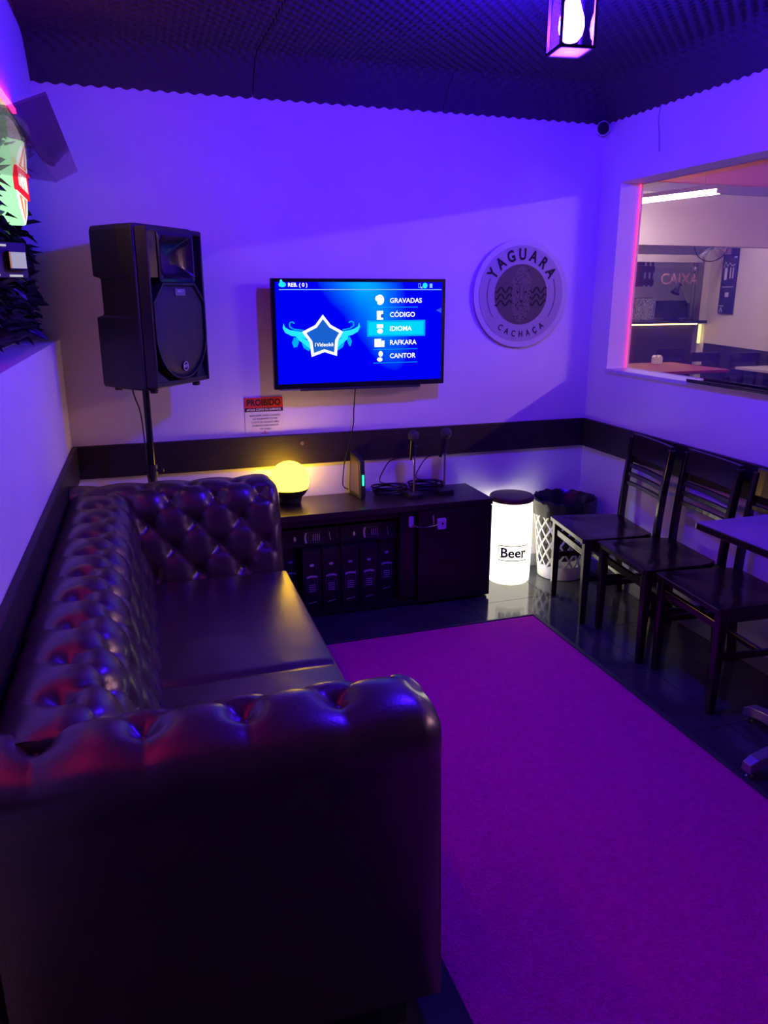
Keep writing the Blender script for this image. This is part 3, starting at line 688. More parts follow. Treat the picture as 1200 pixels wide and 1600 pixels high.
tag(MB().tube(smooth_path([(.012, 3.60, SZ0 - .002), (.02, 3.612, 1.15), (.038, 3.635, 1.08), (.045, 3.64, .98), (.047, 3.642, .86), (.05, 3.643, .7)]), .0035, 6).build('speaker_cable', CABLE, smooth=True), 'thin cable running from the loudspeaker down beside its pole', 'cable')

# ================================================================== BARREL LAMP, BIN
dl = thing('drum_lamp', 'glowing white drum lamp with a dark lid and the word Beer', 'lamp', (1.995, 3.755, 0))
DG = bpy.data.materials.new('drum_glow'); DG.use_nodes = True
bs = DG.node_tree.nodes['Principled BSDF']; bs.inputs['Base Color'].default_value = (.85, .85, .82, 1); bs.inputs['Emission Color'].default_value = (*DRUM_COL, 1); bs.inputs['Emission Strength'].default_value = DRUM
MB().lathe([(.112, .0), (.119, .008), (.121, .05), (.1225, .15), (.124, .25), (.1225, .36), (.120, .46), (.117, .472)], 48).build('drum', DG, dl, smooth=True)
MB().lathe([(.119, .472), (.124, .476), (.124, .496), (.119, .502), (.05, .504)], 40).build('lid', mat('lid_wood', (.10, .035, .025), .4, var=.3, vscale=8, stretch=(1, 12, 1)), dl, smooth=True)
# label bent round the drum, facing the viewer
def cyl_map(u, v, r, a0=-1.86): a = a0 + u / r; return (r * math.cos(a), r * math.sin(a), v)
def on_drum(poly, r, nm, m, parent, th=.001):
    b = MB(); b.rings([[cyl_map(u, v, r) for u, v in poly], [cyl_map(u, v, r + th) for u, v in poly]]); return b.build(nm, m, parent)
lb = thing('x', '', '') if False else None
lab = None
def strip(x0, x1, z0, z1, r, nm, m, parent):
    n = 10; P = [(x0 + (x1 - x0) * k / n, z1) for k in range(n + 1)] + [(x1 - (x1 - x0) * k / n, z0) for k in range(n + 1)]
    b = MB()
    for k in range(n):
        a, c = x0 + (x1 - x0) * k / n, x0 + (x1 - x0) * (k + 1) / n
        b.rings([[cyl_map(u, v, r) for u, v in ((a, z0), (c, z0), (c, z1), (a, z1))], [cyl_map(u, v, r + .0008) for u, v in ((a, z0), (c, z0), (c, z1), (a, z1))]])
    return b.build(nm, m, parent)
INK = mat('label_ink', (.05, .045, .04), .8)
lab = strip(-.086, .086, .146, .151, .1245, 'label_line', INK, dl)
strip(-.086, .086, .232, .237, .1245, 'label_line', INK, dl); strip(-.086, -.0825, .148, .2355, .1245, 'label_line', INK, dl); strip(.0825, .086, .148, .2355, .1245, 'label_line', INK, dl)
tm = text_mesh('Beer', .078, bold=.0022, ext=.0005).copy()
for v in tm.vertices: v.co = Vector(cyl_map(v.co.x, .192 + v.co.y, .1252 + v.co.z))
tm.materials.clear(); tm.materials.append(INK); obj('lettering', tm, INK, dl)
for u, v, l in ((-.066, .164, .022), (-.066, .2165, .022), (.050, .164, .022), (.046, .203, .012)): strip(u - l / 2, u + l / 2, v, v + .0045, .1254, 'serif', INK, dl)

WB = (2.318, 3.725, 0)
bk = thing('waste_basket', 'white plastic lattice waste basket in the corner', 'basket', WB)
BH = .44
def brad(z): return .128 + (.170 - .128) * z / BH
MB().lathe([(.118, 0), (.130, .004), (brad(.075), .075), (brad(.08) - .004, .08), (.122, .01), (.05, .008)], 40).build('bottom_cup', WHITEP, bk, smooth=True)
MB().lathe([(brad(BH - .05) - .002, BH - .05), (brad(BH - .05) + .003, BH - .05), (brad(BH) + .004, BH - .004), (brad(BH) + .008, BH), (brad(BH) - .002, BH)], 40, cap0=False, cap1=False).build('rim', WHITEP, bk, smooth=True)
b = MB(); NST = 16
for sg in (-1, 1):
    for k in range(NST):
        ring = []
        for q in range(13):
            z = .072 + (BH - .05 - .068) * q / 12; a = 2 * PI * k / NST + sg * (q / 12) * 1.35; r = brad(z); da = .0060 / r
            ring.append([(rr_ * math.cos(a + d_), rr_ * math.sin(a + d_), z) for rr_, d_ in ((r - .002, -da), (r + .002 + .0005 * sg, -da), (r + .002 + .0005 * sg, da), (r - .002, da))])
        b.rings(ring)
b.build('lattice', WHITEP, bk)
BAG = mat('bin_bag', (.016, .016, .02), .22, bump=.3, bscale=30)
b = MB(); rs = []; nb = 56
prof = [(.112, .11), (.126, .20), (.145, .34), (.158, BH + .005), (.172, BH + .032), (.184, BH + .020), (.187, BH - .01), (.183, BH - .055)]
for q, (r, z) in enumerate(prof):
    ring = []
    for k in range(nb):
        a = 2 * PI * k / nb; n1 = noise.noise(Vector((math.cos(a) * 3.1, math.sin(a) * 3.1, q * .5))); n2 = noise.noise(Vector((math.cos(a) * 9, math.sin(a) * 9, q * .9)))
        wgt = 1 if q >= 4 else .15
        r_ = r + (.006 * n1 + .004 * n2) * (1 if q >= 4 else .6) - (.008 if q < 3 else 0); zz = z + (.014 * n1 + .008 * n2) * wgt
        ring.append((min(r_, .195) * math.cos(a), min(r_, .182) * math.sin(a), zz))
    rs.append(ring)
bg = thing('bin_bag', 'shiny black bin bag lining the white waste basket', 'bag', WB)
b.rings(rs, True, True, False).build('liner', BAG, bg, smooth=True)

# ================================================================== CHAIRS
def make_chair():
    t = thing('ladder_back_chair', '', 'chair')   # local: faces -x, seat centre at origin, y across
    hw_ = .19
    for s in (-1, 1):
        MB().rings([[(-.205 + a, s * hw_ + c, 0) for a, c in ((-.014, -.014), (.014, -.014), (.014, .014), (-.014, .014))], [(-.205 + a, s * hw_ + c, .43) for a, c in ((-.02, -.019), (.02, -.019), (.02, .019), (-.02, .019))]]).build('front_leg', CHAIRW, t, bev=.004)
        path = [(.180, 0), (.163, .20), (.155, .43), (.160, .55), (.172, .70), (.192, .87)]
        P, _ = resample(path, .04)
        MB().rings([[(q.x + a, s * hw_ + c, q.y) for a, c in ((-.017, -.013), (.017, -.013), (.017, .013), (-.017, .013))] for q in P]).build('back_post', CHAIRW, t, bev=.004)
        MB().box(-.19, .15, s * hw_ - .010, s * hw_ + .010, .385, .425).build('side_apron', CHAIRW, t, bev=.003)
        MB().box(-.195, .155, s * hw_ - .009, s * hw_ + .009, .225, .252).build('side_stretcher', CHAIRW, t, bev=.003)
    MB().box(-.215, -.195, -hw_, hw_, .352, .385).build('front_stretcher', CHAIRW, t, bev=.003)
    MB().box(.150, .166, -hw_, hw_, .385, .425).build('rear_apron', CHAIRW, t, bev=.003)
    MB().box(-.012, .010, -hw_, hw_, .228, .250).build('cross_stretcher', CHAIRW, t, bev=.003)
    # saddle seat: straight front, rounded towards the back
    P = [(-.238, -.208), (-.225, -.214), (.04, -.205), (.10, -.190), (.140, -.168)] ; P = P + [(x, -y) for x, y in P[::-1]]
    zt = [(1.0, .427), (1.0, .446), (.99, .450), (.80, .4495), (.5, .4455), (.2, .4435)]
    MB().rings([[(x * k - .02 * (1 - k), y * k, z) for x, y in P] for k, z in zt]).build('seat', CHAIRW, t, bev=.002)
    def curved(z0, z1, th, bow=.010, name='slat', lean=None):
        b = MB(); rs = []
        for k in range(9):
            y = -hw_ + 2 * hw_ * k / 8; bw = bow * (1 - (y / hw_) ** 2)
            def xx(z):
                for (xa, za), (xb, zb) in zip(path[:-1], path[1:]):
                    if za <= z <= zb: return xa + (xb - xa) * (z - za) / (zb - za)
                return path[-1][0] + (z - .87) * .16
            rs.append([(xx(z0) + bw - th, y, z0), (xx(z0) + bw + th, y, z0), (xx(z1) + bw + th, y, z1), (xx(z1) + bw - th, y, z1)])
        b.rings(rs).build(name, CHAIRW, t, bev=.003)
    curved(.772, .885, .009, name='top_rail')
    for z in (.735, .69, .643): curved(z - .026, z - .004, .008)
    return t
ch = make_chair()
CH = [(2.282, 3.222, -.15, 'dark wooden ladder-back chair nearest the corner beside the waste basket'),
      (2.284, 2.780, -.10, 'middle of the three dark wooden ladder-back chairs by the window wall'),
      (2.284, 2.335, -.08, 'dark wooden ladder-back chair partly under the table edge')]
for i, (x, y, r, l) in enumerate(CH):
    o = ch if i == 0 else copy_tree(ch); o.location = (x, y, 0); o.rotation_euler = (0, 0, r); tag(o, l, 'chair', 'chairs along the window wall')

# ================================================================== TABLE
tb_ = thing('pedestal_table', 'dark square-edged table on a metal cross base at the right edge', 'table', (2.175, 1.785, 0))
TTOP = mat('table_laminate', (.36, .34, .38), .30, var=.15, vscale=6)
ZT = .772
MB().box(-.205, .225, -.46, .465, ZT - .028, ZT - .002).build('edge_band', CHAIRW, tb_, bev=.004); MB().box(-.202, .222, -.457, .462, ZT - .003, ZT).build('tabletop', TTOP, tb_, bev=.001)
MB().tube([(0, 0, .06), (0, 0, ZT - .03)], .035, 20).build('column', SATIN, tb_, smooth=True)
MB().box(-.12, .12, -.15, .15, ZT - .036, ZT - .028).build('mounting_plate', SATIN, tb_)
FT = mat('grey_cast_metal', (.42, .42, .46), .32, metal=.7)
for k in range(4):
    a = k * PI / 2 + .02; c_, s_ = math.cos(a), math.sin(a)
    def pr_(r, o, z): return (c_ * r - s_ * o, s_ * r + c_ * o, z)
    rl = .30 if k % 2 else .29
    arm = MB().rings([[pr_(r, -wd, z0), pr_(r, wd, z0), pr_(r, wd * .8, z1), pr_(r, -wd * .8, z1)] for r, wd, z0, z1 in ((.0, .032, .055, .105), (.20, .028, .048, .085), (rl - .03, .025, .035, .072), (rl, .022, .022, .055))]).build('base_arm', FT, tb_, bev=.004)
    MB().lathe([(.013, 0), (.014, .004), (.006, .008), (.006, .03)], 12, pr_(rl - .018, 0, 0)).build('levelling_foot', CHROME, arm)

# ================================================================== CEILING LANTERN
LX, LY, LZ0, LHW = 1.355, 2.312, 2.295, .052
ln = thing('ceiling_lantern', 'glass box ceiling lantern with a glowing blue bulb', 'lamp', (LX, LY, LZ0), math.radians(-7.4))
LM = mat('lantern_metal', (.03, .03, .04), .35, metal=.6)
LG = pane('lantern_glass', (.90, .90, .97), ior=1.12)
ztop = ZC - .022 - LZ0
MB().box(-LHW, LHW, -LHW, LHW, ztop - .02, ztop).build('canopy', LM, ln, bev=.003)
for a in (-1, 1):
    for c in (-1, 1): MB().box(a * LHW - .004, a * LHW + .004, c * LHW - .004, c * LHW + .004, 0, ztop - .02).build('post', LM, ln)
    MB().box(-LHW, LHW, a * LHW - .004, a * LHW + .004, 0, .008).build('bottom_rail', LM, ln); MB().box(a * LHW - .004, a * LHW + .004, -LHW, LHW, 0, .008).build('bottom_rail', LM, ln)
    MB().box(-LHW + .004, LHW - .004, a * LHW - .0015, a * LHW + .0015, .008, ztop - .02).build('glass_pane', LG, ln); MB().box(a * LHW - .0015, a * LHW + .0015, -LHW + .004, LHW - .004, .008, ztop - .02).build('glass_pane', LG, ln)
MB().lathe([(.02, .17), (.024, .19), (.024, ztop - .02)], 16).build('lamp_holder', LM, ln)
MB().box(-LHW + .006, LHW - .006, -LHW + .006, LHW - .006, .002, .005).build('bottom_glass', pane('frosted_glass', (.95, .95, 1), ior=1.2, diff=.12, dcol=(.9, .9, .9), node='ShaderNodeBsdfTranslucent'), ln)
blb = [(.004, .026), (.020, .031), (.033, .046), (.038, .068), (.036, .092), (.027, .118), (.019, .145), (.017, .17)]
MB().lathe(blb, 24).build('bulb', glow('blue_bulb', BULB_COL, BULB), ln, smooth=True)

# ================================================================== CCTV CAMERA, WALL WIRE, TRAY
cc_ = thing('security_camera', 'small round security camera under the ceiling in the far corner', 'camera', (2.482, D - .06, 2.425))
MB().ball((0, 0, 0), .036, 20, 14).build('dome', WHITEP, cc_, smooth=True)
fwd = Vector((-.50, -.80, -.22)).normalized()
MB().tube([fwd * .022, fwd * .040], [.031, .027], 20).build('lens_ring', BLACKG, cc_, smooth=True)
MB().tube([(0, .03, .005), (0, .06, .008)], .018, 12).build('mount', WHITEP, cc_)
tag(MB().tube(smooth_path([(XR - .003, 3.445, 2.47), (XR - .003, 3.455, 2.40), (XR - .003, 3.44, 2.33), (XR - .003, 3.428, 2.25)]), .0022, 5).build('wall_wire', mat('painted_wire', (.35, .3, .4), .6)), 'thin loose wire hanging on the wall above the window', 'wire')
ty = thing('flat_tray', 'flat black tray lying on the window sill', 'tray', (XR - .012, 2.35, WZ0 + .004))
MB().box(-.02, .085, -.68, .68, 0, .006).build('tray_floor', BLACKG, ty, bev=.002)
for x in (-.02, .079): MB().box(x, x + .006, -.68, .68, .006, .016).build('tray_rim', BLACKG, ty, bev=.001)

# LED strips
NE = glow('red_neon', NEON_COL, NEON)
b = MB(); lw(b, -.012, .0, .9, 3.20, NTOP - .004, NTOP + .010)
tag(b.build('led_strip', NE), 'red glowing light strip along the top of the planted niche', 'light strip', 'red light strips')
tag(MB().box(XR + .117, XR + .121, WY1 - .008, WY1, WZ0 + .008, WZ1 - .008).build('led_strip', glow('pink_neon', (1.0, .03, .16), 3.0)), 'thin pink glowing strip up the far edge of the window', 'light strip', 'red light strips')

# ================================================================== NICHE: HEDGE, SIGNS, ACRYLIC SHELF
hd = thing('artificial_hedge', 'dark leafy artificial hedge filling the niche in the left wall', 'plant')
b = MB(); lw(b, NDEP - .02, NDEP - .002, 1.2, D - .12, LEDGE + .01, NTOP - .02); b.build('backing', mat('hedge_mat', (.02, .03, .018), .9), hd)
LF = mat('dark_leaf', (.030, .036, .030), .38, var=.4, vscale=30)
def leaf_mesh(L, Wd):
    vs = [(0, 0, 0), (Wd * .5, L * .35, .004), (Wd * .42, L * .65, .0), (0, L, -.012), (-Wd * .42, L * .65, 0), (-Wd * .5, L * .35, .004), (0, L * .35, -.006), (0, L * .65, -.008)]
    fs = [(0, 1, 6), (1, 2, 7, 6), (2, 3, 7), (3, 4, 7), (4, 5, 6, 7), (5, 0, 6)]
    me = bpy.data.meshes.new('leaf'); me.from_pydata(vs, [], fs); me.update(); me.materials.append(LF); return me
LMS = [leaf_mesh(.075, .045), leaf_mesh(.095, .04), leaf_mesh(.06, .05)]
rl_ = random.Random(5)
def leaf_M(y, z, dx):
    d = Vector((1, rl_.uniform(-.9, .9), rl_.uniform(-.8, .7))).normalized()
    return Matrix.Translation((xl(y) - NDEP + .02 + dx, y, z)) @ d.to_track_quat('Y', 'Z').to_matrix().to_4x4() @ Matrix.Rotation(rl_.uniform(-1, 1), 4, 'Y')
for k in range(290):
    y = rl_.uniform(2.4, D - .19); z = rl_.uniform(LEDGE + .04, 2.02)
    o = obj('leaf', LMS[k % 3], LF, hd); o.matrix_local = leaf_M(y, z, rl_.uniform(0, .05))
bmv, bmf = [], []
for k in range(700):
    y = rl_.uniform(1.2, D - .14); z = rl_.uniform(LEDGE + .03, NTOP - .05); M = leaf_M(y, z, rl_.uniform(0, .03)); me = LMS[k % 3]; n0 = len(bmv)
    bmv += [tuple(M @ v.co) for v in me.vertices]; bmf += [tuple(i + n0 for i in p.vertices) for p in me.polygons]
me = bpy.data.meshes.new('leaf_filling'); me.from_pydata(bmv, [], bmf); me.update(); o = obj('leaf_filling', me, LF, hd); o['kind'] = 'stuff'

# shield light box: shield outline in (y,z), thickness along x
sgx = -.306
sh = thing('shield_sign', 'lit shield-shaped beer sign on the hedge', 'sign', (sgx, 3.205, 2.03))
def shield(k=1.): return [(y * k, z * k) for y, z in ((-.195, .125), (-.09, .135), (0, .14), (.09, .135), (.195, .125), (.2, .0), (.18, -.08), (.11, -.155), (0, -.20), (-.11, -.155), (-.18, -.08), (-.2, .0))]
fX = lambda u, v, d: (d, u, v)
MB().prism(shield(), fX, -.095, 0).build('side_shell', glow('sign_green', (.42, .95, .50), SIGN), sh)
MB().prism(shield(.985), fX, 0, .004).build('face', glow('sign_white', (.85, 1., .9), SIGN), sh)
rb_ = MB().prism([(-.202, -.098), (.202, -.098), (.202, .0), (-.202, .0)], fX, -.0, .010).build('banner', glow('sign_red', (.85, .015, .04), SIGN), sh)
text('ITAIPAVA', .095, Matrix.Translation((.0108, 0, -.049)) @ RL @ Matrix.Diagonal((.70, 1, 1, 1)), glow('sign_letter', (1, 1, 1), SIGN), rb_, bold=.002)
flat([[(-.11, -.105), (.11, -.105), (.05, -.155), (0, -.185), (-.05, -.155)]], Matrix.Translation((.0048, 0, 0)) @ RL, 'lower_emblem', glow('sign_gold', (.9, .25, .12), SIGN), sh)
flat([[(-.045, -.11), (.02, -.11), (.0, -.17)]], Matrix.Translation((.006, 0, 0)) @ RL, 'emblem_light', glow('sign_pale', (.8, .95, .85), SIGN), sh)

bxs = thing('framed_sign', 'small black sign box with white corner lines among the hedge leaves', 'sign', (-.318, 2.75, 1.695), math.radians(-52)); bxs.scale = (.34, .34, .46)
MB().box(-.09, 0, -.17, .17, -.115, .115).build('box', BLACKP, bxs, bev=.004)
MB().tube([(-.08, .05, 0), (-.40, -.20, 0)], .03, 10).build('mount', BLACKP, bxs)
WG = glow('sign_line', (.9, .88, 1), .55)
fm_ = Matrix.Translation((.001, 0, 0)) @ RL
for nm_, poly in (('corner_line', band([(-.15, -.02), (-.15, .095), (-.02, .095)], .014)), ('corner_line', band([(-.15, -.06), (-.15, -.095), (-.11, -.095)], .016)), ('corner_line', band([(-.02, -.10), (.11, -.10)], .014))): flat(poly, fm_, nm_, WG, bxs, th=.006)
MB().box(0, .05, -.03, .14, -.062, .062).build('inner_box', BLACKP, bxs, bev=.003)
flat([rect(-.015, .13, -.052, .052)], Matrix.Translation((.051, 0, 0)) @ RL, 'lit_panel', glow('panel_white', (.62, .58, .9), .6), bxs)
flat([rect(-.03, -.017, -.052, .052)], Matrix.Translation((.051, 0, 0)) @ RL, 'lit_edge', glow('panel_edge', (.9, .35, .3), .5), bxs)

AC = pane('tinted_acrylic', (.78, .62, .78), ior=1.45, rough=.02, diff=.07, dcol=(.5, .25, .4))
ac = thing('acrylic_shelf', 'tinted acrylic deflector sheet projecting from the top of the niche', 'acrylic sheet')
ya, yb_ = 1.75, 3.0
prn = [(-.45, 1.960), (-.173, 1.934), (-.101, 1.963)]; prf = [(-.45, 1.985), (-.173, 1.955), (-.101, 1.992)]
def slab(b, k, th=.005):
    rs = []
    for y, pf in ((ya, prn), (yb_, prf)):
        p, q = pf[k], pf[k + 1]; d = (Vector(q) - Vector(p)).normalized(); n = Vector((-d.y, d.x)) * th
        rs.append([(x, y, z) for x, z in (p, q, (q[0] + n.x, q[1] + n.y), (p[0] + n.x, p[1] + n.y))])
    b.rings(rs)
b = MB(); slab(b, 0); b.build('rear_panel', AC, ac)
b = MB(); slab(b, 1); b.build('front_lip', AC, ac)

# ================================================================== THE BAR BEYOND THE GLASS
BX0 = XR + WT
def bxw(y): return 7.95 - (9.37 - y) * .25       # far side wall of the bar runs slightly inwards
bf = struct(MB().box(BX0, 9.4, -1.2, 12.2, -.08, 0).build('floor', mat('bar_floor', (.16, .15, .15), .3, var=.2, vscale=3)), 'dark floor of the bar beyond the window')
b = MB(); P = [(bxw(-1.2), -1.2), (bxw(-1.2) + .15, -1.2), (bxw(9.37) + .15, 9.37), (bxw(9.37), 9.37)]
b.rings([[(x, y, 0) for x, y in P], [(x, y, 3.0) for x, y in P]]); struct(b.build('wall_side', WALL2), 'beige side wall of the bar')
b = MB(); P = [(bxw(-1.2) - .02, -1.2), (bxw(-1.2), -1.2), (bxw(9.3), 9.3), (bxw(9.3) - .02, 9.3)]
b.rings([[(x, y, .0) for x, y in P], [(x, y, .89) for x, y in P]]); struct(b.build('trim_4', WOODT), 'dark wainscot of the bar side wall')
struct(MB().box(BX0, 9.4, 11.2, 11.35, 0, 3.0).build('wall_far', mat('bar_back_paint', (.72, .72, .72), .7)), 'pale wall behind the bar counter')
struct(MB().box(9.25, 9.4, 9.3, 11.2, 0, 3.0).build('wall_end', WALL2), 'short end wall behind the counter')
struct(MB().box(bxw(9.37), 9.4, 9.37, 9.5, 0, 3.0).build('wall_return', WALL2), 'return wall at the end of the counter')
struct(MB().box(BX0, 9.4, -1.35, -1.2, 0, 3.0).build('wall_near', WALL2), 'near end wall of the bar')
struct(MB().box(BX0, 9.4, -1.35, 11.35, 3.0, 3.1).build('ceiling', REDCEIL), 'ceiling of the bar with red light put into its colour')
struct(MB().box(BX0, BX0 + .1, D + .12, 11.2, 0, 3.0).build('wall_partition', WALL2), 'partition wall of the bar')
bmw = struct(MB().box(BX0 + .1, 7.75, 7.5, 7.72, 2.09, 2.70).build('beam', WALL2), 'deep ceiling beam across the bar')
MB().box(BX0 + .1, 7.75, 7.46, 7.5, 2.63, 2.72).build('dark_band', mat('band_grey', (.35, .30, .38), .6), bmw)  # grey band along the upper front edge of the beam
struct(MB().box(BX0 + .1, 7.75, 7.505, 7.72, 2.72, 3.0).build('upper_beam', REDCEIL), 'strip above the beam with red light put into its colour')
struct(MB().box(BX0 + .1, bxw(9.4), 9.55, 9.65, 2.0, 2.1).build('soffit', WALL2), 'pale lintel above the counter')
TG = glow('tube_glow', TUBE_COL, TUBE)
def tube_light(x, y, z, label, ln_=1.17, rz=0., TG=TG):
    t = thing('fluorescent_light', label, 'lamp', (x, y, z), rz, 'fluorescent tube lights')
    MB().box(-.05, .05, -ln_ / 2, ln_ / 2, .035, .075).build('batten', WHITEP, t, bev=.004)
    for s in (-.028, .028): MB().tube([(s, -ln_ / 2 + .03, .012), (s, ln_ / 2 - .03, .012)], .014, 12).build('tube', TG, t, smooth=True)
    for s in (-1, 1):
        MB().box(-.05, .05, s * (ln_ / 2) - .015, s * (ln_ / 2) + .015, -.005, .035).build('end_cap', WHITEP, t, bev=.002)
        MB().tube([(0, s * ln_ * .35, .075), (0, s * ln_ * .35, 3.0 - z)], .004, 6).build('suspension_rod', SATIN, t)
    return t
tube_light(5.07, 6.67, 2.45, 'white fluorescent tube light seen through the window below the pink ceiling', rz=.22)
tube_light(4.75, .75, 2.47, 'fluorescent tube light of the bar near the window, out of frame', TG=glow('warm_tube_glow', TUBE_NEAR_COL, TUBE_NEAR))
tube_light(6.3, 8.55, 2.62, 'added tube light, unseen behind the beam, brightening the counter end', rz=PI / 2)  # lamp added behind the beam to brighten the counter end
tube_light(6.6, 3.6, 2.55, 'added tube light out of frame, lighting the middle of the bar')  # unseen lamp added to light the bar
# counter
ct = thing('bar_counter', 'dark bar counter with a warm light strip under its top', 'counter', (0, 0, 0))
ce_ = bxw(9.35) - .01
MB().box(BX0 + .4, ce_, 9.30, 9.75, 1.165, 1.205).build('worktop', BLACKG, ct, bev=.003)
for k in range(5):
    xa = BX0 + .45 + k * (ce_ - BX0 - .55) / 5; MB().box(xa, xa + (ce_ - BX0 - .55) / 5 - .008, 9.45, 9.47, .05, 1.165).build('front_panel', WOODC, ct)
MB().box(BX0 + .45, ce_ - .12, 9.36, 9.38, 1.148, 1.164).build('led_glow', glow('warm_led', (1, .62, .12), 14), ct)
MB().box(ce_ - .03, ce_ - .02, 9.385, 9.44, .88, 1.15).build('led_glow', glow('wall_glow', (1, .8, .25), 2.0), ct)  # glowing patch stands in for the strip's light on the side wall
sg_ = thing('glass_screen', 'clear glass screen on the counter with the word CAIXA', 'glass screen', (0, 0, 0))
MB().box(5.4, ce_ - .02, 9.60, 9.608, 1.205, 1.93).build('pane', pane('counter_glass', (.93, .95, .95), ior=1.3), sg_)
MB().box(ce_ - .03, ce_ - .018, 9.595, 9.613, 1.205, 1.93).build('edge_profile', SATIN, sg_)
def barpt(u, v, Y):
    fwv = Vector((math.sin(YAW) * math.cos(PITCH), math.cos(YAW) * math.cos(PITCH), -math.sin(PITCH))); rtv = Vector((math.cos(YAW), -math.sin(YAW), 0)); dnv = fwv.cross(rtv)
    r = rtv * (u - 600) + dnv * (v - 800) + fwv * FPX; return Vector((0, 0, EYE)) + r * (Y / r.y)
pcx = barpt(1062, 437, 9.59)
text('CAIXA', .215, Matrix.Translation((pcx.x, 9.594, pcx.z)) @ RB, mat('caixa_red', (.62, .30, .38), .5), sg_, bold=.002)
# desk lamp on the counter
dk = thing('desk_lamp', 'black swing-arm desk lamp on the bar counter', 'lamp')
p0 = barpt(1075, 500, 9.5); p1 = barpt(1076, 474, 9.5); p2 = barpt(1065, 447, 9.5); p3 = barpt(1060, 446, 9.5)
MB().tube([(p0.x, 9.5, 1.207), (p0.x, 9.5, 1.23)], .07, 16).build('base', BLACKP, dk)
MB().tube([(p0.x, 9.5, 1.22), p1], .018, 8).build('lower_arm', BLACKP, dk); 
for dx in (-.016, .016): MB().tube([p1 + Vector((dx, 0, 0)), p2 + Vector((dx, 0, 0))], .010, 8).build('upper_arm', SATIN, dk)
MB().tube([p3 + Vector((.02, 0, .03)), p3 + Vector((-.015, 0, -.05)), p3 + Vector((-.045, 0, -.11))], [.02, .035, .07], 16).build('shade', BLACKP, dk)
MB().tube([p2, p3 + Vector((.02, 0, .03))], .014, 8).build('joint', BLACKP, dk)
# screens/machines on the counter
q0 = barpt(1024, 498, 9.68); q1 = barpt(1074, 478, 9.68)
mn = thing('monitor', 'dark low monitor on the bar counter', 'monitor', ((q0.x + q1.x) / 2, 9.68, 1.205))
hwm = (q1.x - q0.x) / 2
MB().box(-hwm, hwm, -.02, .02, .03, .27).build('panel', BLACKG, mn, bev=.005); MB().box(-.1, .1, -.05, .03, 0, .03).build('foot', BLACKP, mn)
q0 = barpt(990, 498, 9.7); q1 = barpt(1022, 478, 9.7)
gb_ = thing('speckled_organizer', 'speckled grey organizer box at the left end of the counter', 'box', ((q0.x + q1.x) / 2, 9.70, 1.205))
MB().box(-(q1.x - q0.x) / 2, (q1.x - q0.x) / 2, -.03, .10, 0, .30).build('body', mat('speckle', (.34, .33, .36), .5, var=.9, vscale=45), gb_, bev=.006)
MB().box(-(q1.x - q0.x) / 2 + .03, (q1.x - q0.x) / 2 - .03, 0, .07, .30, .312).build('lid', BLACKP, gb_)
# hand shower like tap: tall chrome microphone pole behind the counter
a0 = barpt(1083, 496, 9.85); a1 = barpt(1088, 404, 9.85)
po = thing('metal_pole', 'slim metal pole with a bulbous head behind the counter', 'pole', (a0.x, 9.85, 0))
MB().tube([(0, 0, 0), (a1.x - a0.x, 0, a1.z - .25)], .022, 10).build('shaft', SATIN, po, smooth=True)
MB().tube([(a1.x - a0.x, 0, a1.z - .26), (a1.x - a0.x, 0, a1.z - .18), (a1.x - a0.x, 0, a1.z - .06), (a1.x - a0.x, 0, a1.z)], [.028, .055, .05, .02], 12).build('head', CHROME, po, smooth=True)
MB().lathe([(.12, 0), (.12, .012), (.03, .03)], 16).build('base', BLACKP, po)
# posters
POST = mat('poster_navy', (.035, .03, .12), .5); PW = mat('poster_white', (.7, .68, .75), .6)
def onside(y, off=.0): return bxw(y) - off
wa = math.atan(.25)
ps = thing('wall_poster', 'tall navy poster with white lettering on the bar side wall', 'poster', (onside(8.82) - .012, 8.82, 1.31), -wa)
# local: -x is the wall normal, +y runs away from the viewer
MB().box(-.006, 0, -.20, .20, 0, .77).build('sheet', POST, ps)
PM = Matrix.Translation((-.0068, 0, 0)) @ Matrix.Rotation(-PI / 2, 4, 'Z') @ RB
flat([rect(-.12, -.05, .44, .60), rect(.02, .05, .46, .60), rect(.09, .12, .46, .60), rect(.10, .17, .72, .74)], PM, 'print_block', PW, ps)
flat(band([(-.16, .60), (-.12, .68), (-.06, .62), (0, .66), (.06, .62), (.14, .64)], .012), PM, 'print_script', PW, ps)
flat([rect(-.16, .16, .345, .355), rect(-.17, -.05, .095, .108), rect(-.05, .05, .22, .28)], PM, 'print_line', PW, ps)
flat(band([(-.16, .02), (-.12, .08), (-.08, .02)], .018), PM, 'print_mark', PW, ps)
z0_ = barpt(1008, 470, 11.18); z1_ = barpt(1026, 398, 11.18)
p2_ = thing('wall_poster', 'navy poster with small pictures on the wall behind the counter', 'poster', (z0_.x, 11.2, 0), 0)
MB().box(-.35, z1_.x - z0_.x, -.012, 0, barpt(1008, 448, 11.18).z, z1_.z).build('sheet', POST, p2_)
M2 = Matrix.Translation((0, -.0128, 0)) @ RB
flat([rect(-.06 + .09 * (k % 3), -.02 + .09 * (k % 3), z1_.z - .18 - .2 * (k // 3), z1_.z - .08 - .2 * (k // 3)) for k in range(9)], M2, 'picture', PW, p2_)
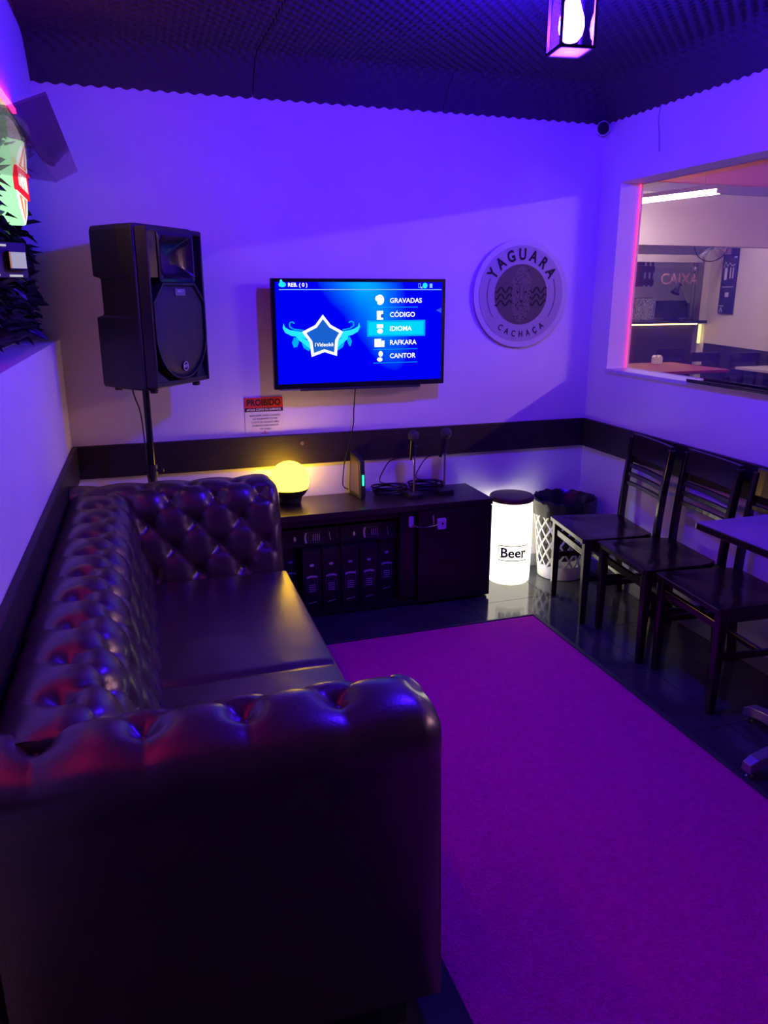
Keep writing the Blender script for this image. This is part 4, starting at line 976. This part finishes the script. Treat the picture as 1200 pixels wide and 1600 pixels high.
# wall fan
fp = barpt(1109, 386, 9.0)
fn = thing('wall_fan', 'dark wall fan with a round cage on the bar side wall', 'fan', (fp.x - .05, 8.9, fp.z + .02))
fd = Vector((-.55, -.83, 0))
Mf = fd.to_track_quat('Z', 'Y').to_matrix().to_4x4()
b = MB(); b.lathe([(.205, -.06), (.215, -.05), (.215, -.04), (.205, -.03)], 32, cap0=False, cap1=False); b.build('cage_ring', BLACKP, fn).matrix_local = Mf
for k in range(12):
    a = k * PI / 6; MB().tube([(.03 * math.cos(a), .03 * math.sin(a), .0), (.12 * math.cos(a), .12 * math.sin(a), -.005), (.208 * math.cos(a), .208 * math.sin(a), -.04)], .0035, 5).build('cage_wire', SATIN, fn).matrix_local = Mf
for k in range(3):
    a = k * 2 * PI / 3; bl = MB(); bl.rings([[(r * math.cos(a + d_), r * math.sin(a + d_), z_) for d_, z_ in ((-.3, -.05), (.3, -.02), (.3, -.016), (-.3, -.046))] for r in (.03, .10, .18)]); bl.build('blade', mat('fan_blade', (.25, .25, .3), .4), fn).matrix_local = Mf
MB().tube([(0, 0, -.16), (0, 0, -.02)], [.06, .05], 16).build('motor', BLACKP, fn).matrix_local = Mf
bwall = Vector((onside(8.7) - (fp.x - .05), 8.7 - 8.9, -.02))
MB().tube([-fd * .12, (-fd * .12).lerp(bwall, .5), bwall], .03, 10).build('arm', BLACKP, fn)
MB().box(bwall.x - .05, bwall.x, bwall.y - .06, bwall.y + .06, -.14, .1).build('wall_mount', BLACKP, fn, bev=.01)
# chairs and tables of the bar
for (u0, u1, Y, l) in ((1012, 1060, 8.75, 'dark chair in the bar nearest the red tabletop'), (1066, 1110, 8.1, 'middle dark chair in front of the bar counter'), (1128, 1172, 7.9, 'dark chair at the pale bar table by the poster wall')):
    c = barpt((u0 + u1) / 2, 549, Y); o = copy_tree(ch); o.location = (c.x, Y + .20 if False else Y, 0); o.rotation_euler = (0, 0, math.radians(98)); tag(o, l, 'chair', 'chairs in the bar beyond the window')
    o.rotation_euler = (0, 0, -PI / 2 + .1 if False else PI * 1.5 - .1)
def bar_table(x0, x1, y0, y1, z, m, label):
    t = thing('bar_table', label, 'table', ((x0 + x1) / 2, (y0 + y1) / 2, 0)); a, c = (x1 - x0) / 2, (y1 - y0) / 2
    MB().box(-a, a, -c, c, z - .03, z).build('tabletop', m, t, bev=.004)
    for sx_ in (-1, 1):
        for sy_ in (-1, 1): MB().box(sx_ * (a - .05) - .025, sx_ * (a - .05) + .025, sy_ * (c - .05) - .025, sy_ * (c - .05) + .025, 0, z - .03).build('leg', CHAIRW, t, bev=.003)
    return t
bar_table(5.1, 6.35, 7.0, 8.0, .77, mat('red_laminate', (.28, .01, .06), .35), 'red topped table in the bar behind the window edge')
bar_table(6.80, 7.28, 6.6, 7.42, .75, mat('pale_laminate', (.55, .50, .52), .35), 'pale topped table in the bar by the poster wall')
# white folded napkins on the red topped table
nc = barpt(1032, 539, 8.0)
nk = thing('napkin_holder', 'small white napkin holder standing on the red topped table', 'napkin holder', (5.95, 7.75, .77))
MB().box(-.06, .06, -.04, .04, 0, .012).build('holder_base', CHROME, nk); MB().prism([(-.055, .012), (.055, .012), (.055, .09), (.03, .11), (0, .085), (-.03, .11), (-.055, .09)], lambda u, v, d: (u, d, v), -.03, .03).build('napkins', PAPER, nk)
